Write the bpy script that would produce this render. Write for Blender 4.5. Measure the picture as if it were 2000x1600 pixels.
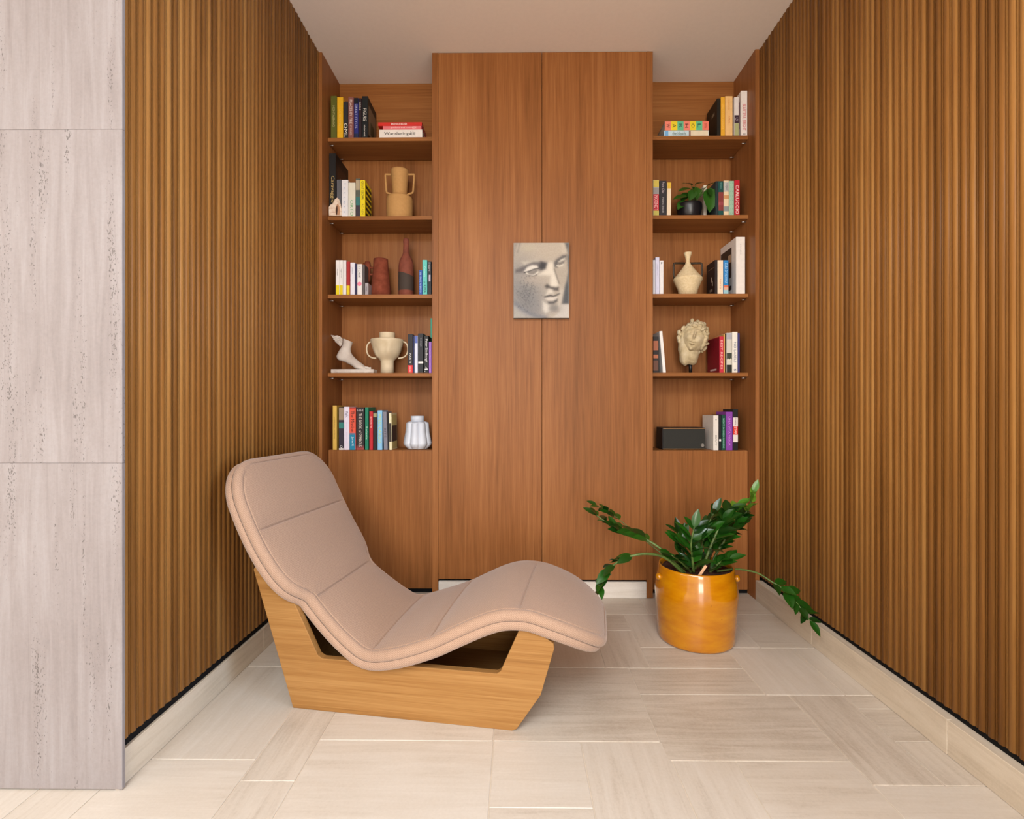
import bpy, bmesh, math, random
import numpy as np
from mathutils import Vector, Matrix, Euler, noise

random.seed(7)
D = bpy.data
SC = bpy.context.scene
for o in list(D.objects):
    D.objects.remove(o, do_unlink=True)

# ---------------------------------------------------------------- camera
FPX, CX, CY, CAMH, ROOMH = 1000.0, 1000.0, 795.0, 1.12, 3.2
YAW = math.atan(10 / FPX)
cam_d = D.cameras.new('camera')
cam_d.sensor_fit = 'HORIZONTAL'
cam_d.sensor_width = 36.0
cam_d.lens = 36.0 * FPX / 2000.0
cam_d.shift_y = -5 / 2000.0
cam_d.clip_start = 0.02
cam = D.objects.new('camera', cam_d)
SC.collection.objects.link(cam)
cam.location = (0, 0, CAMH)
cam.rotation_euler = (math.radians(90), 0, YAW)
SC.camera = cam

# ---------------------------------------------------------------- world + daylight + exposure
w = D.worlds.new('world')
SC.world = w
w.use_nodes = True
w.node_tree.nodes['Background'].inputs[0].default_value = (0.74, 0.85, 1.0, 1)
w.node_tree.nodes['Background'].inputs[1].default_value = 1.0


def area(name, loc, target, sx, sy, power, col):
    l = D.lights.new(name, 'AREA')
    l.shape = 'RECTANGLE'
    l.size, l.size_y, l.energy, l.color = sx, sy, power, col
    o = D.objects.new(name, l)
    SC.collection.objects.link(o)
    o.location = loc
    o.rotation_euler = (Vector(target) - Vector(loc)).to_track_quat('-Z', 'Y').to_euler()
    return o


# daylight: windows of the wall far behind the camera; overhead fill lamp added below the closed ceiling to light the floor
area('daylight_window', (0.2, -4.9, 1.6), (0.2, 0, 1.6), 1.6, 2.7, 290, (1.0, 0.91, 0.79))
area('overhead_fill', (-0.8, -2.0, 3.17), (-0.8, -2.0, 0), 2.6, 2.4, 370, (0.84, 0.92, 1.0))
area('daylight_left_window', (-4.36, -0.5, 1.5), (0, -0.5, 1.5), 2.0, 2.6, 60, (1.0, 0.88, 0.72))
area('daylight_right_window', (4.36, -0.6, 1.5), (0, -0.6, 1.5), 2.2, 2.6, 320, (0.52, 0.72, 1.0))
SC.view_settings.view_transform = 'Standard'
SC.view_settings.look = 'None'
SC.view_settings.gamma = 1.0
SC.view_settings.use_curve_mapping = False
SC.view_settings.exposure = -0.16

# ---------------------------------------------------------------- pixel -> place helpers
_F = Vector((-math.sin(YAW), math.cos(YAW), 0))
_R = Vector((math.cos(YAW), math.sin(YAW), 0))
_C = Vector((0, 0, CAMH))


def ray(x, y):
    return _F + _R * ((x - CX) / FPX) + Vector((0, 0, (CY - y) / FPX))


def on(x, y, p, n):
    d = ray(x, y)
    n = Vector(n)
    return _C + d * ((Vector(p) - _C).dot(n) / d.dot(n))


def onY(x, y, Y):
    return on(x, y, (0, Y, 0), (0, 1, 0))


# ---------------------------------------------------------------- materials
MATS = {}


def srgb(r, g, b):
    def f(c):
        c /= 255.0
        return c / 12.92 if c <= 0.04045 else ((c + 0.055) / 1.055) ** 2.4
    return (f(r), f(g), f(b), 1)


def newmat(name):
    m = D.materials.new(name)
    m.use_nodes = True
    nt = m.node_tree
    b = nt.nodes['Principled BSDF']
    return m, nt, b


def N(nt, kind, **kw):
    n = nt.nodes.new(kind)
    for k, v in kw.items():
        if k.startswith('i_'):
            n.inputs[k[2:].replace('_', ' ')].default_value = v
        else:
            setattr(n, k, v)
    return n


def ramp(nt, stops):
    r = nt.nodes.new('ShaderNodeValToRGB')
    e = r.color_ramp.elements
    while len(e) < len(stops):
        e.new(0.5)
    for i, (p, c) in enumerate(stops):
        e[i].position = p
        e[i].color = c
    return r


def plain(name, rgb, rough=0.55, spec=0.4, metal=0.0, var=0.06):
    """one colour with a slight procedural mottling"""
    if name in MATS:
        return MATS[name]
    m, nt, b = newmat(name)
    c = srgb(*rgb)
    tc = N(nt, 'ShaderNodeTexCoord')
    nz = N(nt, 'ShaderNodeTexNoise', i_Scale=45.0, i_Detail=3.0)
    nt.links.new(tc.outputs['Object'], nz.inputs['Vector'])
    lo = tuple(x * (1 - var) for x in c[:3]) + (1,)
    hi = tuple(min(1, x * (1 + var)) for x in c[:3]) + (1,)
    r = ramp(nt, [(0.35, lo), (0.65, hi)])
    nt.links.new(nz.outputs['Fac'], r.inputs[0])
    nt.links.new(r.outputs[0], b.inputs['Base Color'])
    b.inputs['Roughness'].default_value = rough
    b.inputs['Specular IOR Level'].default_value = spec
    b.inputs['Metallic'].default_value = metal
    MATS[name] = m
    return m


def wood(name, dark, mid, light, axis='Z', rough=0.42, fine=1.0, rand=0.0, spec=0.16, bump=0.08):
    m, nt, b = newmat(name)
    tc = N(nt, 'ShaderNodeTexCoord')
    oi = N(nt, 'ShaderNodeObjectInfo')
    add = N(nt, 'ShaderNodeVectorMath', operation='MULTIPLY_ADD')
    comb = N(nt, 'ShaderNodeCombineXYZ')
    for k in range(3):
        nt.links.new(oi.outputs['Random'], comb.inputs[k])
    add.inputs[1].default_value = (7.3, 5.1, 9.7)
    nt.links.new(comb.outputs[0], add.inputs[0])
    nt.links.new(tc.outputs['Object'], add.inputs[2])
    lo, hi = 1.3, 55.0 * fine
    sc = {'X': (lo, hi, hi), 'Y': (hi, lo, hi), 'Z': (hi, hi, lo)}[axis]
    mp = N(nt, 'ShaderNodeMapping')
    mp.inputs['Scale'].default_value = sc
    nt.links.new(add.outputs[0], mp.inputs['Vector'])
    n1 = N(nt, 'ShaderNodeTexNoise', i_Scale=1.0, i_Detail=6.0, i_Roughness=0.62, i_Distortion=0.6)
    nt.links.new(mp.outputs[0], n1.inputs['Vector'])
    mp2 = N(nt, 'ShaderNodeMapping')
    mp2.inputs['Scale'].default_value = tuple(s * q for s, q in zip(sc, ((4, 4, 4))))
    nt.links.new(add.outputs[0], mp2.inputs['Vector'])
    n2 = N(nt, 'ShaderNodeTexNoise', i_Scale=1.0, i_Detail=4.0)
    nt.links.new(mp2.outputs[0], n2.inputs['Vector'])
    mp3 = N(nt, 'ShaderNodeMapping')
    mp3.inputs['Scale'].default_value = tuple((5.0 if s > 5 else 0.5) for s in sc)
    nt.links.new(add.outputs[0], mp3.inputs['Vector'])
    n3 = N(nt, 'ShaderNodeTexNoise', i_Scale=1.0, i_Detail=2.0)
    nt.links.new(mp3.outputs[0], n3.inputs['Vector'])
    m1 = N(nt, 'ShaderNodeMix', data_type='FLOAT')
    m1.inputs[0].default_value = 0.35
    nt.links.new(n1.outputs['Fac'], m1.inputs[2])
    nt.links.new(n2.outputs['Fac'], m1.inputs[3])
    m2 = N(nt, 'ShaderNodeMix', data_type='FLOAT')
    m2.inputs[0].default_value = 0.38
    nt.links.new(m1.outputs[0], m2.inputs[2])
    nt.links.new(n3.outputs['Fac'], m2.inputs[3])
    fac = m2.outputs[0]
    if rand:
        ma = N(nt, 'ShaderNodeMath', operation='MULTIPLY_ADD')
        ma.inputs[1].default_value = rand
        ma.inputs[2].default_value = -rand / 2
        nt.links.new(oi.outputs['Random'], ma.inputs[0])
        mb = N(nt, 'ShaderNodeMath', operation='ADD')
        nt.links.new(ma.outputs[0], mb.inputs[0])
        nt.links.new(fac, mb.inputs[1])
        fac = mb.outputs[0]
    r = ramp(nt, [(0.30, srgb(*dark)), (0.50, srgb(*mid)), (0.70, srgb(*light))])
    nt.links.new(fac, r.inputs[0])
    nt.links.new(r.outputs[0], b.inputs['Base Color'])
    b.inputs['Roughness'].default_value = rough
    b.inputs['Specular IOR Level'].default_value = spec
    bp = N(nt, 'ShaderNodeBump')
    bp.inputs['Strength'].default_value = bump
    bp.inputs['Distance'].default_value = 0.002
    nt.links.new(m1.outputs[0], bp.inputs['Height'])
    nt.links.new(bp.outputs[0], b.inputs['Normal'])
    MATS[name] = m
    return m


def travertine(name, dark, mid, light, axis='X', rough=0.45, pits=0.0, spec=0.35, rand=0.16, vein=0.6):
    m, nt, b = newmat(name)
    tc = N(nt, 'ShaderNodeTexCoord')
    oi = N(nt, 'ShaderNodeObjectInfo')
    comb = N(nt, 'ShaderNodeCombineXYZ')
    for k in range(3):
        nt.links.new(oi.outputs['Random'], comb.inputs[k])
    add = N(nt, 'ShaderNodeVectorMath', operation='MULTIPLY_ADD')
    add.inputs[1].default_value = (9.1, 13.7, 6.3)
    nt.links.new(comb.outputs[0], add.inputs[0])
    nt.links.new(tc.outputs['Object'], add.inputs[2])
    hi, lo = 30.0, 2.0
    sc = {'X': (lo, hi, hi), 'Y': (hi, lo, hi), 'Z': (hi, hi, lo)}[axis]
    mp = N(nt, 'ShaderNodeMapping')
    mp.inputs['Scale'].default_value = sc
    nt.links.new(add.outputs[0], mp.inputs['Vector'])
    n1 = N(nt, 'ShaderNodeTexNoise', i_Scale=1.0, i_Detail=8.0, i_Roughness=0.66, i_Distortion=0.9)
    nt.links.new(mp.outputs[0], n1.inputs['Vector'])
    n2 = N(nt, 'ShaderNodeTexNoise', i_Scale=3.2, i_Detail=3.0)
    nt.links.new(add.outputs[0], n2.inputs['Vector'])
    n4 = N(nt, 'ShaderNodeTexNoise', i_Scale=110.0, i_Detail=4.0, i_Roughness=0.7)
    nt.links.new(add.outputs[0], n4.inputs['Vector'])
    mf = N(nt, 'ShaderNodeMix', data_type='FLOAT')
    mf.inputs[0].default_value = 0.45
    nt.links.new(n2.outputs['Fac'], mf.inputs[2])
    nt.links.new(n4.outputs['Fac'], mf.inputs[3])
    mx = N(nt, 'ShaderNodeMix', data_type='FLOAT')
    mx.inputs[0].default_value = 1 - vein
    nt.links.new(n1.outputs['Fac'], mx.inputs[2])
    nt.links.new(mf.outputs[0], mx.inputs[3])
    ma = N(nt, 'ShaderNodeMath', operation='MULTIPLY_ADD')
    ma.inputs[1].default_value = rand
    ma.inputs[2].default_value = -rand / 2
    nt.links.new(oi.outputs['Random'], ma.inputs[0])
    mb = N(nt, 'ShaderNodeMath', operation='ADD')
    nt.links.new(ma.outputs[0], mb.inputs[0])
    nt.links.new(mx.outputs[0], mb.inputs[1])
    r = ramp(nt, [(0.30, srgb(*dark)), (0.48, srgb(*mid)), (0.68, srgb(*light))])
    nt.links.new(mb.outputs[0], r.inputs[0])
    col = r.outputs[0]
    bp = N(nt, 'ShaderNodeBump')
    bp.inputs['Strength'].default_value = 0.06
    bp.inputs['Distance'].default_value = 0.002
    height = n1.outputs['Fac']
    if pits:
        mp3 = N(nt, 'ShaderNodeMapping')
        mp3.inputs['Scale'].default_value = {'X': (90, 260, 260), 'Y': (260, 90, 260), 'Z': (290, 290, 130)}[axis]
        nt.links.new(add.outputs[0], mp3.inputs['Vector'])
        vn = N(nt, 'ShaderNodeTexNoise', i_Scale=1.0, i_Detail=2.0)
        nt.links.new(mp3.outputs[0], vn.inputs['Vector'])
        mp4 = N(nt, 'ShaderNodeMapping')
        mp4.inputs['Scale'].default_value = {'X': (1.5, 30, 30), 'Y': (30, 1.5, 30), 'Z': (26, 26, 1.6)}[axis]
        nt.links.new(add.outputs[0], mp4.inputs['Vector'])
        band = N(nt, 'ShaderNodeTexNoise', i_Scale=1.0, i_Detail=2.0)
        nt.links.new(mp4.outputs[0], band.inputs['Vector'])
        ml = N(nt, 'ShaderNodeMath', operation='MULTIPLY')
        nt.links.new(vn.outputs['Fac'], ml.inputs[0])
        nt.links.new(band.outputs['Fac'], ml.inputs[1])
        pr = ramp(nt, [(0.385, (0, 0, 0, 1)), (0.41, (1, 1, 1, 1))])
        nt.links.new(ml.outputs[0], pr.inputs[0])
        mc = N(nt, 'ShaderNodeMix', data_type='RGBA')
        nt.links.new(pr.outputs[0], mc.inputs[0])
        nt.links.new(col, mc.inputs[6])
        mc.inputs[7].default_value = srgb(84, 76, 72)
        mm = N(nt, 'ShaderNodeMath', operation='MULTIPLY')
        mm.inputs[1].default_value = pits
        nt.links.new(pr.outputs[0], mm.inputs[0])
        nt.links.new(mm.outputs[0], mc.inputs[0])
        col = mc.outputs[2]
        sb = N(nt, 'ShaderNodeMath', operation='MULTIPLY_ADD')
        sb.inputs[1].default_value = -1.5
        nt.links.new(pr.outputs[0], sb.inputs[0])
        nt.links.new(n1.outputs['Fac'], sb.inputs[2])
        height = sb.outputs[0]
    nt.links.new(col, b.inputs['Base Color'])
    nt.links.new(height, bp.inputs['Height'])
    nt.links.new(bp.outputs[0], b.inputs['Normal'])
    b.inputs['Roughness'].default_value = rough
    b.inputs['Specular IOR Level'].default_value = spec
    MATS[name] = m
    return m


def mottled(name, stops, scale=8.0, rough=0.6, spec=0.3, bump=0.15, detail=5.0, coat=0.0, stretch=(1, 1, 1)):
    m, nt, b = newmat(name)
    tc = N(nt, 'ShaderNodeTexCoord')
    mp = N(nt, 'ShaderNodeMapping')
    mp.inputs['Scale'].default_value = stretch
    nt.links.new(tc.outputs['Object'], mp.inputs['Vector'])
    nz = N(nt, 'ShaderNodeTexNoise', i_Scale=scale, i_Detail=detail, i_Roughness=0.6)
    nt.links.new(mp.outputs[0], nz.inputs['Vector'])
    r = ramp(nt, [(p, srgb(*c)) for p, c in stops])
    nt.links.new(nz.outputs['Fac'], r.inputs[0])
    nt.links.new(r.outputs[0], b.inputs['Base Color'])
    b.inputs['Roughness'].default_value = rough
    b.inputs['Specular IOR Level'].default_value = spec
    b.inputs['Coat Weight'].default_value = coat
    b.inputs['Coat Roughness'].default_value = 0.08
    bp = N(nt, 'ShaderNodeBump')
    bp.inputs['Strength'].default_value = bump
    bp.inputs['Distance'].default_value = 0.002
    nt.links.new(nz.outputs['Fac'], bp.inputs['Height'])
    nt.links.new(bp.outputs[0], b.inputs['Normal'])
    MATS[name] = m
    return m


W_PANEL = wood('oak_veneer_upright', (110, 66, 31), (144, 91, 49), (168, 114, 68), 'Z')
W_PANEL_H = wood('oak_veneer_lying', (110, 66, 31), (146, 93, 49), (170, 116, 68), 'X')
W_SLAT = wood('oak_flutes', (108, 69, 29), (139, 92, 43), (164, 117, 62), 'Z', rough=0.4, rand=0.24)
W_BASE = wood('honey_oak', (104, 69, 33), (140, 98, 52), (163, 122, 73), 'X', rough=0.45, fine=1.5, bump=0.2)
T_FLOOR = travertine('travertine_floor', (163, 148, 131), (187, 174, 158), (198, 187, 173), 'X', rough=0.36, vein=0.5)
T_WALL = travertine('travertine_upright', (113, 103, 99), (129, 119, 115), (142, 134, 131), 'Z', rough=0.6, pits=0.85, rand=0.08)
T_SKIRT = travertine('travertine_skirting', (176, 159, 137), (196, 180, 158), (208, 194, 174), 'Y', rough=0.42, rand=0.06)
T_SKIRTX = travertine('travertine_skirting_back', (196, 184, 170), (212, 203, 192), (224, 217, 208), 'X', rough=0.42, rand=0.06)
M_GROUT = plain('grout', (200, 186, 168), 0.8)
M_CEIL = plain('ceiling_plaster', (240, 226, 214), 0.9, 0.2, var=0.01)
M_BLACK = plain('shadow_gap_black', (9, 8, 9), 0.8, 0.2)
M_DARK = plain('dark_board', (40, 24, 15), 0.7)
M_PAGES = plain('book_pages', (222, 212, 192), 0.8, 0.2)
M_METAL = plain('steel_pin', (190, 185, 180), 0.3, 0.5, 0.9)
M_PLASTER = plain('white_wall_paint', (222, 212, 202), 0.85, 0.2, var=0.01)

# ---------------------------------------------------------------- object helpers
COL = SC.collection


def link(o, parent=None, label=None, cat=None, group=None, kind=None):
    if o.name not in COL.objects:
        COL.objects.link(o)
    if parent is not None:
        o.parent = parent
    if label:
        o['label'] = label
    if cat:
        o['category'] = cat
    if group:
        o['group'] = group
    if kind:
        o['kind'] = kind
    return o


def thing(name, loc, label, cat, group=None, rot=(0, 0, 0)):
    o = D.objects.new(name, None)
    o.empty_display_size = 0.05
    o.location = loc
    o.rotation_euler = rot
    return link(o, None, label, cat, group)


def mesh(name, verts, faces, mat, parent=None, smooth=False, **kw):
    me = D.meshes.new(name)
    me.from_pydata([tuple(v) for v in verts], [], faces)
    me.validate()
    me.update()
    if smooth:
        me.polygons.foreach_set('use_smooth', [True] * len(me.polygons))
    if mat:
        me.materials.append(mat)
    return link(D.objects.new(name, me), parent, **kw)


def from_bm(name, bm, mat, parent=None, smooth=False, **kw):
    bmesh.ops.recalc_face_normals(bm, faces=bm.faces)
    me = D.meshes.new(name)
    bm.to_mesh(me)
    bm.free()
    if smooth:
        me.polygons.foreach_set('use_smooth', [True] * len(me.polygons))
    me.materials.append(mat)
    return link(D.objects.new(name, me), parent, **kw)


def bm_box(bm, a, b, bevel=0.0, seg=1):
    a, b = Vector(a), Vector(b)
    r = bmesh.ops.create_cube(bm, size=1.0, matrix=Matrix.Translation((a + b) / 2) @ Matrix.Diagonal((*(b - a), 1)))
    if bevel:
        es = {e for v in r['verts'] for e in v.link_edges}
        bmesh.ops.bevel(bm, geom=list(es), offset=bevel, segments=seg, affect='EDGES', profile=0.5)
    return r


def box(name, a, b, mat, parent=None, bevel=0.0, seg=1, centre=False, **kw):
    bm = bmesh.new()
    a, b = Vector(a), Vector(b)
    c = (a + b) / 2 if centre else Vector((0, 0, 0))
    bm_box(bm, a - c, b - c, bevel, seg)
    o = from_bm(name, bm, mat, parent, **kw)
    o.location = c
    return o


def lathe(profile, seg=40, sx=1.0, sy=1.0, close_bottom=True):
    """profile: (r, z) list bottom to top; returns verts, faces"""
    v, f = [], []
    for r, z in profile:
        for k in range(seg):
            a = 2 * math.pi * k / seg
            v.append((r * math.cos(a) * sx, r * math.sin(a) * sy, z))
    n = len(profile)
    for i in range(n - 1):
        for k in range(seg):
            k2 = (k + 1) % seg
            f.append((i * seg + k, i * seg + k2, (i + 1) * seg + k2, (i + 1) * seg + k))
    f.append(tuple(reversed(range(seg))))
    f.append(tuple((n - 1) * seg + k for k in range(seg)))
    return v, f


def catmull(pts, per=8):
    P = [Vector(p) for p in pts]
    P = [P[0] * 2 - P[1]] + P + [P[-1] * 2 - P[-2]]
    out = []
    for i in range(1, len(P) - 2):
        for k in range(per):
            t = k / per
            a, b, c, d = P[i - 1], P[i], P[i + 1], P[i + 2]
            out.append(0.5 * ((2 * b) + (c - a) * t + (2 * a - 5 * b + 4 * c - d) * t * t + (3 * b - a - 3 * c + d) * t ** 3))
    out.append(P[-2])
    return out


def tube(path, rad, seg=8, flat=1.0):
    """swept tube; rad number or list"""
    P = [Vector(p) for p in path]
    v, f = [], []
    up = Vector((0, 0, 1))
    t0 = (P[1] - P[0]).normalized()
    if abs(t0.z) > 0.9:
        up = Vector((1, 0, 0))
    nrm = (up - t0 * up.dot(t0)).normalized()
    for i, p in enumerate(P):
        t = (P[min(i + 1, len(P) - 1)] - P[max(i - 1, 0)]).normalized()
        nrm = (nrm - t * nrm.dot(t)).normalized()
        bn = t.cross(nrm)
        r = rad[i] if isinstance(rad, (list, tuple)) else rad
        for k in range(seg):
            a = 2 * math.pi * k / seg
            v.append(p + nrm * (r * math.cos(a)) + bn * (r * flat * math.sin(a)))
    n = len(P)
    for i in range(n - 1):
        for k in range(seg):
            k2 = (k + 1) % seg
            f.append((i * seg + k, i * seg + k2, (i + 1) * seg + k2, (i + 1) * seg + k))
    f.append(tuple(reversed(range(seg))))
    f.append(tuple((n - 1) * seg + k for k in range(seg)))
    return v, f


_TXT = {}


def text_mesh(body):
    if body in _TXT:
        return _TXT[body]
    cu = D.curves.new('lettering', 'FONT')
    cu.body = body
    cu.size = 1.0
    cu.resolution_u = 2
    cu.offset = 0.0
    o = D.objects.new('lettering', cu)
    COL.objects.link(o)
    bpy.context.view_layer.update()
    dg = bpy.context.evaluated_depsgraph_get()
    me = D.meshes.new_from_object(o.evaluated_get(dg))
    D.objects.remove(o)
    co = np.array([v.co[:] for v in me.vertices])
    mn, mxx = co.min(0), co.max(0)
    _TXT[body] = (me, mn, mxx)
    return _TXT[body]


def lettering(body, parent, centre, right, up, width, height, mat, name='lettering'):
    """fit text into width x height centred at centre (parent space), along vectors right/up"""
    me, mn, mxx = text_mesh(body)
    w0, h0 = max(1e-4, mxx[0] - mn[0]), max(1e-4, mxx[1] - mn[1])
    right, up = Vector(right).normalized(), Vector(up).normalized()
    m2 = me.copy()
    c0 = (mn + mxx) / 2
    sx, sy = width / w0, height / h0
    M = Matrix.Identity(4)
    n = right.cross(up)
    for i in range(3):
        M[i][0], M[i][1], M[i][2], M[i][3] = right[i] * sx, up[i] * sy, n[i], Vector(centre)[i]
    m2.transform(Matrix.Translation((-c0[0], -c0[1], 0)))
    m2.transform(M)
    m2.materials.clear()
    m2.materials.append(mat)
    return link(D.objects.new(name, m2), parent)


# ================================================================ THE SETTING
XL, XR, YB = -1.161, 1.408, 3.0      # faces of the fluted walls, face of the cupboard
ZG = 0.135                          # underside of the flutes

# ---- floor: grout bed + single travertine tiles
floor = box('floor', (-4.4, -5.2, -0.05), (4.5, 3.4, -0.0025), M_GROUT, kind='structure')
floor['label'] = 'pale travertine tiled floor with light grout joints'
TI = [  # x0, x1, y0, y1, grain axis
    (0.10, 0.71, 2.772, 3.40, 'X'), (0.71, 1.05, 2.772, 3.40, 'Y'), (1.05, 1.42, 2.772, 3.40, 'X'),
    (-0.42, 0.10, 2.772, 3.40, 'Y'), (-0.80, -0.42, 2.772, 3.40, 'X'), (-1.20, -0.80, 2.772, 3.40, 'X'),
    (0.573, 1.13, 2.390, 2.772, 'Y'), (1.13, 1.42, 2.390, 2.772, 'X'),
    (0.10, 0.573, 2.570, 2.772, 'X'), (0.380, 0.573, 2.200, 2.570, 'Y'), (0.02, 0.380, 2.200, 2.570, 'Y'),
    (0.573, 0.967, 2.200, 2.390, 'X'), (0.478, 0.967, 2.000, 2.200, 'X'),
    (0.967, 1.275, 2.000, 2.390, 'Y'), (1.275, 1.42, 2.000, 2.390, 'Y'),
    (0.478, 1.053, 1.625, 2.000, 'X'), (1.053, 1.265, 1.525, 2.000, 'Y'),
    (1.265, 1.42, 1.911, 2.000, 'X'), (1.265, 1.42, 1.726, 1.911, 'X'), (1.265, 1.42, 1.525, 1.726, 'Y'),
    (-0.080, 0.478, 1.715, 2.200, 'X'), (-0.665, -0.080, 1.715, 2.200, 'X'),
    (-0.665, -0.079, 1.235, 1.715, 'X'), (-0.079, 0.213, 1.430, 1.715, 'X'), (-0.079, 0.213, 1.235, 1.430, 'X'),
    (0.213, 0.490, 1.235, 1.715, 'Y'), (0.490, 0.690, 1.235, 1.625, 'Y'), (0.478, 0.490, 1.625, 1.715, 'X'),
    (0.690, 1.053, 1.235, 1.625, 'X'), (1.053, 1.42, 1.235, 1.525, 'X'),
    (-0.830, -0.665, 1.525, 2.200, 'Y'), (-0.830, -0.665, 1.235, 1.525, 'Y'),
    (-1.220, -0.830, 1.616, 2.200, 'Y'), (-1.220, -0.830, 1.235, 1.616, 'X'),
    (-1.400, -1.220, 1.235, 1.500, 'Y'), (-1.760, -1.400, 1.235, 1.500, 'Y'), (-2.20, -1.760, 1.235, 1.500, 'X'),
    (-1.220, -0.600, 2.200, 2.480, 'X'), (-0.600, 0.02, 2.200, 2.480, 'X'), (-1.220, -0.80, 2.480, 2.772, 'Y'),
    (-0.80, -0.35, 2.480, 2.772, 'X'), (-0.35, 0.02, 2.480, 2.772, 'Y'), (0.02, 0.10, 2.570, 2.772, 'Y'),
]


def guillotine(x0, x1, y0, y1):
    w_, h_ = x1 - x0, y1 - y0
    if w_ <= 0.66 and h_ <= 0.66:
        TI.append((x0, x1, y0, y1, random.choice('XY')))
        return
    if w_ > h_:
        s = random.choice((0.2, 0.4, 0.6))
        s = s if w_ - s > 0.19 else w_ / 2
        guillotine(x0, x0 + s, y0, y1)
        guillotine(x0 + s, x1, y0, y1)
    else:
        s = random.choice((0.2, 0.4, 0.6))
        s = s if h_ - s > 0.19 else h_ / 2
        guillotine(x0, x1, y0, y0 + s)
        guillotine(x0, x1, y0 + s, y1)


guillotine(-2.2, 1.42, 0.2, 1.235)
G = 0.0017
for (x0, x1, y0, y1, ax) in TI:
    if (x1 - x0) < 0.02:
        continue
    cx, cy = (x0 + x1) / 2, (y0 + y1) / 2
    hx, hy = (x1 - x0) / 2 - G, (y1 - y0) / 2 - G
    if ax == 'Y':
        hx, hy = hy, hx
    c = 0.0012
    z = 0.0 + random.uniform(-0.0003, 0.0003)
    v = [(-hx, -hy, -0.012), (hx, -hy, -0.012), (hx, hy, -0.012), (-hx, hy, -0.012),
         (-hx, -hy, z - c), (hx, -hy, z - c), (hx, hy, z - c), (-hx, hy, z - c),
         (-hx + c, -hy + c, z), (hx - c, -hy + c, z), (hx - c, hy - c, z), (-hx + c, hy - c, z)]
    f = [(8, 9, 10, 11)] + [(a, (a + 1) % 4, 4 + (a + 1) % 4, 4 + a) for a in range(4)] + \
        [(4 + a, 4 + (a + 1) % 4, 8 + (a + 1) % 4, 8 + a) for a in range(4)]
    t = mesh('tile', v, f, T_FLOOR, floor)
    t.location = (cx, cy, 0)
    if ax == 'Y':
        t.rotation_euler = (0, 0, math.pi / 2)
# far part of the floor behind the camera, plain slabs of the same stone
for (x0, x1, y0, y1) in ((-4.4, -2.2, -5.2, 1.5), (-2.2, 1.42, -5.2, 0.2), (1.42, 4.5, -5.2, 1.2)):
    t = box('paving_field', (x0, y0, -0.012), (x1, y1, 0), T_FLOOR, floor)

# ---- ceiling
ceiling = box('ceiling', (-4.4, -5.2, ROOMH), (4.5, 3.5, ROOMH + 0.1), M_CEIL, kind='structure')

# ---- fluted walls: backing + single flutes
P = 0.032


def slat_mesh(z0, z1):
    pr = [(0.0, 0.0), (0.0004, 0.0085), (0.0012, 0.0094), (0.0040, 0.0094), (0.0048, 0.0085), (0.0052, 0.0005)]
    for k in range(0, 11):
        a = math.pi * k / 10
        x = 0.0185 - 0.0125 * math.cos(a)
        pr.append((x, 0.0010 + 0.0125 * math.sin(a) ** 0.75))
    pr += [(0.0316, 0.0)]
    n = len(pr)
    v = [(h, p, z0) for p, h in pr] + [(h, p, z1) for p, h in pr]
    f = [(i, i + 1, n + i + 1, n + i) for i in range(n - 1)]
    f.append(tuple(reversed(range(n))))
    f.append(tuple(range(n, 2 * n)))
    me = D.meshes.new('slat')
    me.from_pydata(v, [], f)
    me.update()
    sm = [True] * (n - 1) + [False, False]
    me.polygons.foreach_set('use_smooth', sm)
    me.materials.append(W_SLAT)
    return me


sl = slat_mesh(ZG, ROOMH)
wall_left = box('wall_left', (XL - 0.0299, 1.4935, 0), (XL - 0.0135, 3.4, ROOMH), M_DARK, kind='structure')
wall_left['label'] = 'left alcove wall clad in upright convex oak flutes'
wall_right = box('wall_right', (XR + 0.0135, 1.0, 0), (XR + 0.12, 3.4, ROOMH), M_DARK, kind='structure')
wall_right['label'] = 'right alcove wall clad in upright convex oak flutes'
y = 1.4935
while y < YB + 0.02:
    o = link(D.objects.new('slat', sl), wall_left)
    o.location = (XL - 0.0135, y, 0)
    y += P
y = YB + 0.03
k = 0
while y > 1.03:
    o = link(D.objects.new('slat', sl), wall_right)
    o.location = (XR + 0.0135, y, 0)
    o.rotation_euler = (0, 0, math.pi)
    y -= P

# black shadow gap strips under the flutes
box('trim_1', (XL - 0.0135, 1.49, 0.10), (XL - 0.012, YB, ZG + 0.01), M_BLACK, kind='structure')
box('trim_2', (XR + 0.012, 1.0, 0.10), (XR + 0.0135, YB, ZG + 0.01), M_BLACK, kind='structure')

# ---- stone skirtings, each slab its own piece
SKX_L, SKX_R = -1.163, 1.383
bl = box('baseboard_left', (XL - 0.0134, 1.49, 0.0), (SKX_L - 0.012, 2.985, 0.104), T_SKIRT, kind='structure')
yy = 1.483
for y1 in (2.34, 2.985):
    box('skirting_slab', (SKX_L - 0.012, yy + 0.0008, 0.0005), (SKX_L, y1 - 0.0008, 0.106), T_SKIRT, bl, 0.0012)
    yy = y1
br = box('baseboard_right', (SKX_R + 0.015, 1.0, 0.0), (XR + 0.0134, 2.985, 0.113), T_SKIRT, kind='structure')
for y0, y1 in ((2.42, 2.985), (1.66, 2.42), (1.0, 1.66)):
    box('skirting_slab', (SKX_R, y0 + 0.0008, 0.0005), (SKX_R + 0.015, y1 - 0.0008, 0.115), T_SKIRT, br, 0.0012)
bb = box('baseboard_back', (-0.462, 3.012, 0.0), (0.757, 3.03, 0.094), T_SKIRTX, kind='structure')
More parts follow.
